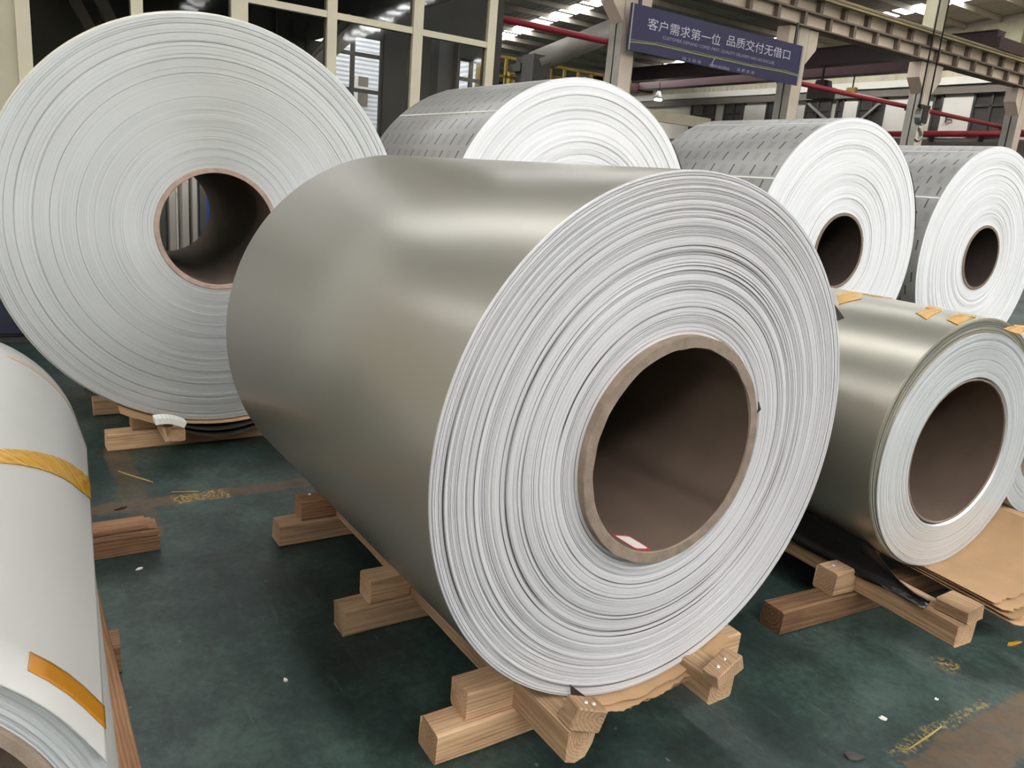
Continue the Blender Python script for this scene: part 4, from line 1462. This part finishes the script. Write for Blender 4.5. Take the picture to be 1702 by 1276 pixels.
zb_ = TC + TL
Tz = lambda px, py, h: tuple(at_z(px, py, zb_ + h))
chock(SA, [Tz(943, 1152.5, 0.060), Tz(993, 1158, 0.052), Tz(1012, 1183.5, 0.050), Tz(963, 1177, 0.058)],
      [Tz(925, 1190, 0.0), Tz(975, 1196, 0.0), Tz(996, 1220, 0.0), Tz(946, 1215, 0.0)], M_wood, [(0.42, 0.5), (0.66, 0.55)])
chock(SA, [Tz(1166, 1110, 0.034), Tz(1205, 1074, 0.048), Tz(1235, 1089, 0.046), Tz(1194, 1127, 0.032)],
      [Tz(1168, 1128, 0.0), Tz(1206, 1096, 0.0), Tz(1237, 1111, 0.0), Tz(1194, 1148, 0.0)], M_wood, [(0.3, 0.55), (0.62, 0.5)])
# skid under F
SF = skid('weathered timber skid under the smaller olive coil', (CF[0], CF[1], 0), YFc, [(-0.335, -0.245, M_wood), (0.245, 0.335, M_wood)], [-0.088, -0.63, -1.15], -0.69, 0.66, -1.42, 0.305, M_wood, M_wood_dark, seed=40)
for i, xx in enumerate((-0.098, -0.63, -1.14)):
    o = timber('cleat', SF, 0.105, 0.085, 0.085, (xx, -0.392, TC + 0.0425), PI / 2, M_wood, 90 + i)
    nail(o, (-0.01, 0.01, 0.042))
    timber('cleat', SF, 0.105, 0.085, 0.085, (xx, 0.392, TC + 0.0425), PI / 2, M_wood, 95 + i)
for xx in (-0.12, -0.62, -1.12):            # wedges on the long timbers that carry the coil
    for sg_ in (-1, 1):
        bm = bmesh.new()
        extrude(bm, [(sg_ * 0.325, 0.0), (sg_ * 0.215, 0.0), (sg_ * 0.215, 0.038), (sg_ * 0.26, 0.062), (sg_ * 0.30, 0.088), (sg_ * 0.325, 0.06)], 0, -0.05, 0.05)
        obj('chock', bm, M_wood, SF, (xx, 0, TC + TL))
o = timber('end_block', SF, 0.10, 0.10, 0.045, (0.262, -0.272, TC + TL + 0.0225), 0.1, M_wood, 99)
# skid under B
SB = skid('timber skid under the biggest coil at left', (0, 0, 0), 0, [(0.585, 0.672, M_wood), (1.04, 1.13, M_wood)], [-3.875, -4.45, -5.0], 0.372, 1.36, -5.3, -3.64, M_wood, M_wood, seed=120, tl=0.058)
for i, xx in enumerate((-3.89, -4.46, -5.0)):
    timber('cleat', SB, 0.10, 0.085, 0.06, (xx, 0.53, TC + 0.03), PI / 2, M_wood, 130 + i)
    timber('cleat', SB, 0.10, 0.085, 0.06, (xx, 1.185, TC + 0.03), PI / 2, M_wood, 135 + i)
# skids under the back row
for i, (lab, C, L) in enumerate((('timber skid under the first film-covered coil of the back row', CC, 1.28), ('timber skid under the middle film-covered coil of the back row', CD, 1.27), ('timber skid under the farthest film-covered coil of the back row', CE, 1.27))):
    t = skid(lab, (C[0], C[1], 0), 0, [(-0.27, -0.185, M_wood), (0.185, 0.27, M_wood)], [-0.12, -0.65, -1.15], -0.5, 0.5, -L - 0.05, 0.1, M_wood, M_wood_dark, seed=150 + 30 * i, group='skids under the back row', tl=0.058)
    for xx in (-0.12, -0.65, -1.15):
        timber('cleat', t, 0.09, 0.085, 0.06, (xx, -0.32, TC + 0.03), PI / 2, M_wood, 5)
        timber('cleat', t, 0.09, 0.085, 0.06, (xx, 0.32, TC + 0.03), PI / 2, M_wood, 6)
# skid under H
SH = skid('timber skid under the hidden pale coil at right edge', (CH[0], CH[1], 0), -0.05, [(-0.275, -0.19, M_wood), (0.19, 0.275, M_wood)], [-0.15, -1.1], -0.5, 0.5, -1.35, 0.1, M_wood, M_wood_dark, seed=300)
# skid under G: taller, with a plank deck; one splintered cross timber sticks out
GZ = CG[2] + HC - RG
SG = thing('timber_skid', 'timber skid with splintered beam end under the wrapped coil', 'skid', (CG[0], CG[1], 0), YG)
gl = 0.085 + 0.10
for a, b in ((-0.27, -0.19), (0.19, 0.27)):
    timber('long_beam', SG, 1.85, b - a, GZ + 0.058 - 0.085, (-0.78, (a + b) / 2, 0.085 + (GZ + 0.058 - 0.085) / 2), 0, M_wood_red, 310)
timber('cross_beam', SG, 1.0, 0.09, 0.085, (-0.45, -0.1, 0.0425), PI / 2, M_wood_red, 312)
timber('cross_beam', SG, 0.95, 0.09, 0.085, (-1.3, -0.1, 0.0425), PI / 2, M_wood_red, 313)
pk = at_z(179, 1041, 0.165); pk2 = at_z(237, 1271, 0.165)
# splintered beam: long torn slivers over a solid core
ex, ey = -2.80, 0.418
bm = bmesh.new()
box(bm, -0.05, 0.05, -0.95, 0.0, 0.0, 0.05)
rr = random.Random(77)
zz = 0.05
k = 0
while zz < 0.098:
    th = rr.uniform(0.006, 0.012)
    y1 = -0.002 - rr.uniform(0, 0.012) - max(0, zz - 0.08) * 2.5
    sh = rr.uniform(-0.006, 0.006)
    n = 7
    pts = [(-0.95 + (y1 + 0.95) * i / n) for i in range(n + 1)]
    lo = [bm.verts.new((s * (0.05 + sh), y, zz - 0.002 + rr.uniform(-0.003, 0.003))) for y in pts for s in (-1, 1)]
    hi = [bm.verts.new((s * (0.05 + sh - 0.004), y, zz + th - 0.002 + rr.uniform(-0.004, 0.002))) for y in pts for s in (-1, 1)]
    for i in range(n):
        a0, a1, b0, b1 = 2 * i, 2 * i + 1, 2 * i + 2, 2 * i + 3
        bm.faces.new((hi[a0], hi[a1], hi[b1], hi[b0])); bm.faces.new((lo[a0], lo[b0], lo[b1], lo[a1]))
        bm.faces.new((lo[a0], hi[a0], hi[b0], lo[b0])); bm.faces.new((lo[a1], lo[b1], hi[b1], hi[a1]))
    bm.faces.new((lo[0], lo[1], hi[1], hi[0])); bm.faces.new((lo[-1], lo[-2], hi[-2], hi[-1]))
    zz += th
for v in bm.verts:
    v.co = Vector((v.co.y, -v.co.x, v.co.z - 0.045))
o = obj('splintered_beam', bm, M_wood_red, SG)
mw = Matrix.Rotation(-YG, 4, 'Z') @ Matrix.Translation(Vector((ex - CG[0], ey - CG[1], 0.046)))
o.matrix_local = mw @ Matrix.Rotation(PI / 2, 4, 'Z')
# plank along the right side of G's skid
pm = (pk + pk2) / 2
pw = 0.16
o = timber('side_plank', SG, 1.35, pw, 0.022, (0, 0, 0), 0, M_wood_red, 320)
o.matrix_local = Matrix.Rotation(-YG, 4, 'Z') @ Matrix.Translation(Vector((-1.55 - CG[0], pk.y - pw / 2 - CG[1], 0.154))) @ Matrix.Rotation(0.12, 4, 'X')

# ------------------------------------------------------------------ cardboard, film and foam between coils and timber
def sheet_thing(name, label, cat, C, yaw, mat, group=None, **kw):
    bm = bmesh.new()
    patch(bm, **kw)
    o = obj(name, bm, mat, None, vec(C))
    o.rotation_euler = (0, 0, yaw)
    return tag(o, label, cat, group)


D = math.radians
def sag(lo, hi, amt):
    return lambda a, x: amt * max(0.0, math.sin(PI * (a - lo) / (hi - lo)))
grp = 'cardboard under the champagne coil'
sheet_thing('cardboard_sheet', 'brown cardboard sheet uppermost under the champagne coil', 'cardboard', CA, YA, M_card, grp, ang0=D(-112), ang1=D(-62), x0=-1.3, x1=0.024, r=RA + 0.0025, th=0.0022, na=40, nx=8, jag=0.006, seed=2, droop=lambda a, x: 0.006 * max(0, x + 0.1) * 8)
sheet_thing('cardboard_sheet', 'brown cardboard sheet middle of three under the champagne coil', 'cardboard', CA, YA, M_card, grp, ang0=D(-108), ang1=D(-66), x0=-1.3, x1=0.036, r=RA + 0.0075, th=0.0022, na=40, nx=8, jag=0.008, seed=5, droop=lambda a, x: 0.012 * math.sin(PI * (a - D(-108)) / D(42)) + 0.05 * max(0, x))
sheet_thing('cardboard_sheet', 'torn dull cardboard sheet lowest under the champagne coil', 'cardboard', CA, YA, M_card_dark, grp, ang0=D(-105), ang1=D(-70), x0=-1.3, x1=0.030, r=RA + 0.013, th=0.0025, na=40, nx=8, jag=0.012, seed=8, droop=lambda a, x: 0.024 * math.sin(PI * (a - D(-105)) / D(35)))
sheet_thing('black_film', 'black plastic film below the cardboard under the champagne coil', 'film', CA, YA, M_black, None, ang0=D(-112), ang1=D(-88), x0=-1.2, x1=0.02, r=RA + 0.0165, th=0.001, na=20, nx=8, jag=0.006, seed=12, droop=sag(D(-112), D(-88), 0.016))
# black triangle of film standing up at the left chock
bm = bmesh.new()
p0 = at_x(947, 1137, -1.255); p1 = at_x(1012, 1186, -1.20); p2 = at_x(950, 1165, -1.255)
vs = []
for p in (p0, p1, p2):
    for t in (0, 0.002):
        vs.append(bm.verts.new(p + Vector((t, 0, 0))))
bm.faces.new((vs[0], vs[2], vs[4])); bm.faces.new((vs[5], vs[3], vs[1]))
for i, j in ((0, 2), (2, 4), (4, 0)):
    bm.faces.new((vs[i], vs[i + 1], vs[j + 1], vs[j]))
tag(obj('film_corner', bm, M_darkscrap), 'dark pointed film corner sticking up beside the left chock', 'film')
grp = 'cardboard under the olive coil'
CF2 = (CF[0], CF[1], CF[2])
for k, (lab, a0, a1, x1, r, m, jg, sd) in enumerate((
        ('tan cardboard sheet uppermost beside the olive coil face', -97, -42, 0.255, RFI + 0.0045, M_card, 0.012, 3),
        ('tan torn cardboard sheet second layer beside the olive coil', -96, -36, 0.285, RFI + 0.009, M_card, 0.022, 14),
        ('curled cardboard sheet third layer beside the olive coil', -97, -50, 0.31, RFI + 0.014, M_card_dark, 0.010, 25),
        ('cardboard strip lowest layer on the olive coil skid', -97, -58, 0.325, RFI + 0.019, M_card, 0.008, 36))):
    sheet_thing('cardboard_sheet', lab, 'cardboard', CF2, YFc, m, grp, ang0=D(a0), ang1=D(a1), x0=-1.3, x1=x1, r=r, th=0.002, na=44, nx=10, jag=jg, seed=sd, droop=lambda a, x, k=k: (0.02 + 0.01 * k) * max(0, x) + 0.004 * k * math.sin(3 * (a + 2)))
# black film lying along the left timber of F
bm = bmesh.new()
n, m_ = 30, 7
prof = [(-0.350, -0.014), (-0.346, 0.002), (-0.338, 0.010), (-0.332, 0.024), (-0.326, 0.044), (-0.322, 0.066), (-0.322, 0.088), (-0.332, 0.108)]
top = []; bot = []
for i in range(n + 1):
    x = -1.4 + 1.60 * i / n
    for k, (y, z) in enumerate(prof):
        if x > -0.04: z *= max(0.2, 1 - 5.0 * (x + 0.04))
        dz = 0.004 * noise.noise(Vector((x * 9, k * 0.9, 0)))
        dy = -0.004 + 0.004 * noise.noise(Vector((x * 7, k * 0.8, 5)))
        top.append(bm.verts.new((x, y + dy, TC + TL + 0.003 + z + dz)))
        bot.append(bm.verts.new((x, y + dy - 0.001, TC + TL + 0.001 + z + dz)))
q = len(prof)
for i in range(n):
    for k in range(q - 1):
        a, b, c, d = i * q + k, (i + 1) * q + k, (i + 1) * q + k + 1, i * q + k + 1
        bm.faces.new((top[a], top[b], top[c], top[d])); bm.faces.new((bot[d], bot[c], bot[b], bot[a]))
for i in range(n):
    for k in (0, q - 1):
        a, b = i * q + k, (i + 1) * q + k
        bm.faces.new((top[a], bot[a], bot[b], top[b]))
for k in range(q - 1):
    for i in (0, n):
        a, b = i * q + k, i * q + k + 1
        bm.faces.new((top[a], top[b], bot[b], bot[a]))
o = obj('black_film', bm, M_black, None, (CF[0], CF[1], 0), True)
o.rotation_euler = (0, 0, YFc)
tag(o, 'glossy black plastic film draped along the olive coil skid', 'film')
# B: cardboard, dark film edges and a white foam strip
grp = 'cardboard under the biggest coil'
sheet_thing('cardboard_sheet', 'brown cardboard flap hanging left under the biggest coil', 'cardboard', CB, YB, M_card_dark, grp, ang0=D(-119), ang1=D(-104), x0=-1.2, x1=0.10, r=RB + 0.004, th=0.003, na=10, nx=6, jag=0.006, seed=4, droop=lambda a, x: 0.12 * max(0, x))
sheet_thing('cardboard_sheet', 'tan cardboard sheet directly beneath the biggest coil face', 'cardboard', CB, YB, M_card, grp, ang0=D(-101), ang1=D(-76), x0=-1.2, x1=0.03, r=RB + 0.004, th=0.004, na=20, nx=6, jag=0.004, seed=6, droop=lambda a, x: 0.05 * max(0, x))
for k in range(2):
    sheet_thing('black_film', ['dark sheet with pale edge just under the biggest coil', 'dark sheet with pale edge lowest under the biggest coil'][k], 'film', CB, YB, M_darkscrap, 'dark sheets under the biggest coil', ang0=D(-104 + k), ang1=D(-77), x0=-1.2, x1=0.06 + 0.02 * k, r=RB + 0.012 + 0.012 * k, th=0.002, na=20, nx=6, jag=0.004, seed=16 + k, droop=sag(D(-104 + k), D(-77), 0.022 + 0.012 * k))
bm = bmesh.new()
pa, pb = at_x(256, 698, -3.63), at_x(306, 703, -3.63)
pm_ = (pa + pb) / 2 + Vector((0, 0, 0.006))
pts = [pa + (pb - pa) * (i / 8) + Vector((0, 0, 0.012 * math.sin(PI * i / 8))) for i in range(9)]
for i, (p, q_) in enumerate(zip(pts, pts[1:])):
    bar(bm, p, q_, 0.07, 0.026)
tag(obj('foam_strip', bm, M_foam), 'curved white foam strip on timber under the biggest coil', 'foam')
bm = bmesh.new()
pz = at_x(277, 735, -3.615); pw_ = at_x(273, 711, -3.62)
card = [(0, 0.0, 0.20), (0.002, 0.05, 0.205), (0.0, 0.045, 0.165), (0.0, 0.02, 0.115)]
v0 = [bm.verts.new((-3.628 + x, 0.574 + y, z)) for x, y, z in card]
v1 = [bm.verts.new((-3.632 + x, 0.574 + y, z)) for x, y, z in card]
bm.faces.new(v0); bm.faces.new(v1[::-1])
for i in range(4):
    bm.faces.new((v0[i], v1[i], v1[(i + 1) % 4], v0[(i + 1) % 4]))
tag(obj('cardboard_scrap', bm, M_card_dark), 'folded cardboard scrap against the beam end under biggest coil', 'cardboard')

# ------------------------------------------------------------------ litter on the floor
def litter(px, py, s, mat, name, label, cat, seed, asp=2.0, rot=0.0, group=None):
    rr = random.Random(seed)
    p = at_z(px, py, 0.0)
    bm = bmesh.new()
    n = 9
    top, bot = [], []
    for i in range(n):
        a = 2 * PI * i / n
        r = s * rr.uniform(0.55, 1.0)
        x, y = r * asp * math.cos(a), r * math.sin(a)
        top.append(bm.verts.new((x, y, 0.003 + rr.uniform(0, 0.004))))
        bot.append(bm.verts.new((x, y, 0.0008)))
    bm.faces.new(top); bm.faces.new(bot[::-1])
    for i in range(n):
        bm.faces.new((top[i], bot[i], bot[(i + 1) % n], top[(i + 1) % n]))
    o = obj(name, bm, mat, None, (p.x, p.y, 0))
    o.rotation_euler = (0, 0, rot)
    return tag(o, label, cat, group)


litter(1468, 1195, 0.009, M_foam, 'paper_scrap', 'white paper scrap on floor before the olive coil skid', 'scrap', 1, 1.6, 0.5)
litter(1556, 1163, 0.005, M_foam, 'paper_scrap', 'tiny pale scrap right of the larger white floor scrap', 'scrap', 2, 1.2, 1.0)
litter(232, 946, 0.007, M_foam, 'paper_scrap', 'pale shred on floor below the splintered beam end', 'scrap', 3, 2.2, 1.9)
litter(1686, 1070, 0.010, M_tape, 'tape_scrap', 'yellow tape scrap on floor at right edge', 'scrap', 4, 4.5, 1.5)
litter(1418, 1258, 0.020, plain('dark_dried_spill', srgb(70, 66, 60), 0.8, 0, 0.3, 40, 0.5), 'dried_lump', 'dark flattened lump on floor at bottom right', 'scrap', 6, 1.6, 0.9)
litter(310, 818, 0.003, M_tape_dull, 'tape_scrap', 'thin yellow tape sliver on the brown floor stripe', 'scrap', 8, 24, 1.25)
litter(225, 793, 0.002, M_tape_dull, 'tape_scrap', 'long pale tape sliver on floor before the biggest coil', 'scrap', 9, 70, 0.56)
litter(200, 846, 0.004, M_rope, 'wire_scrap', 'short dark wire on the brown floor stripe at left', 'scrap', 10, 8, 1.9)
litter(474, 1131, 0.006, M_foam, 'paper_scrap', 'small pale chip on floor left of the middle cross beam', 'scrap', 11, 1.5, 0.3)
litter(1540, 1226, 0.003, M_tape_dull, 'tape_scrap', 'yellow sliver along the lower right floor stripe', 'scrap', 13, 40, 1.62)
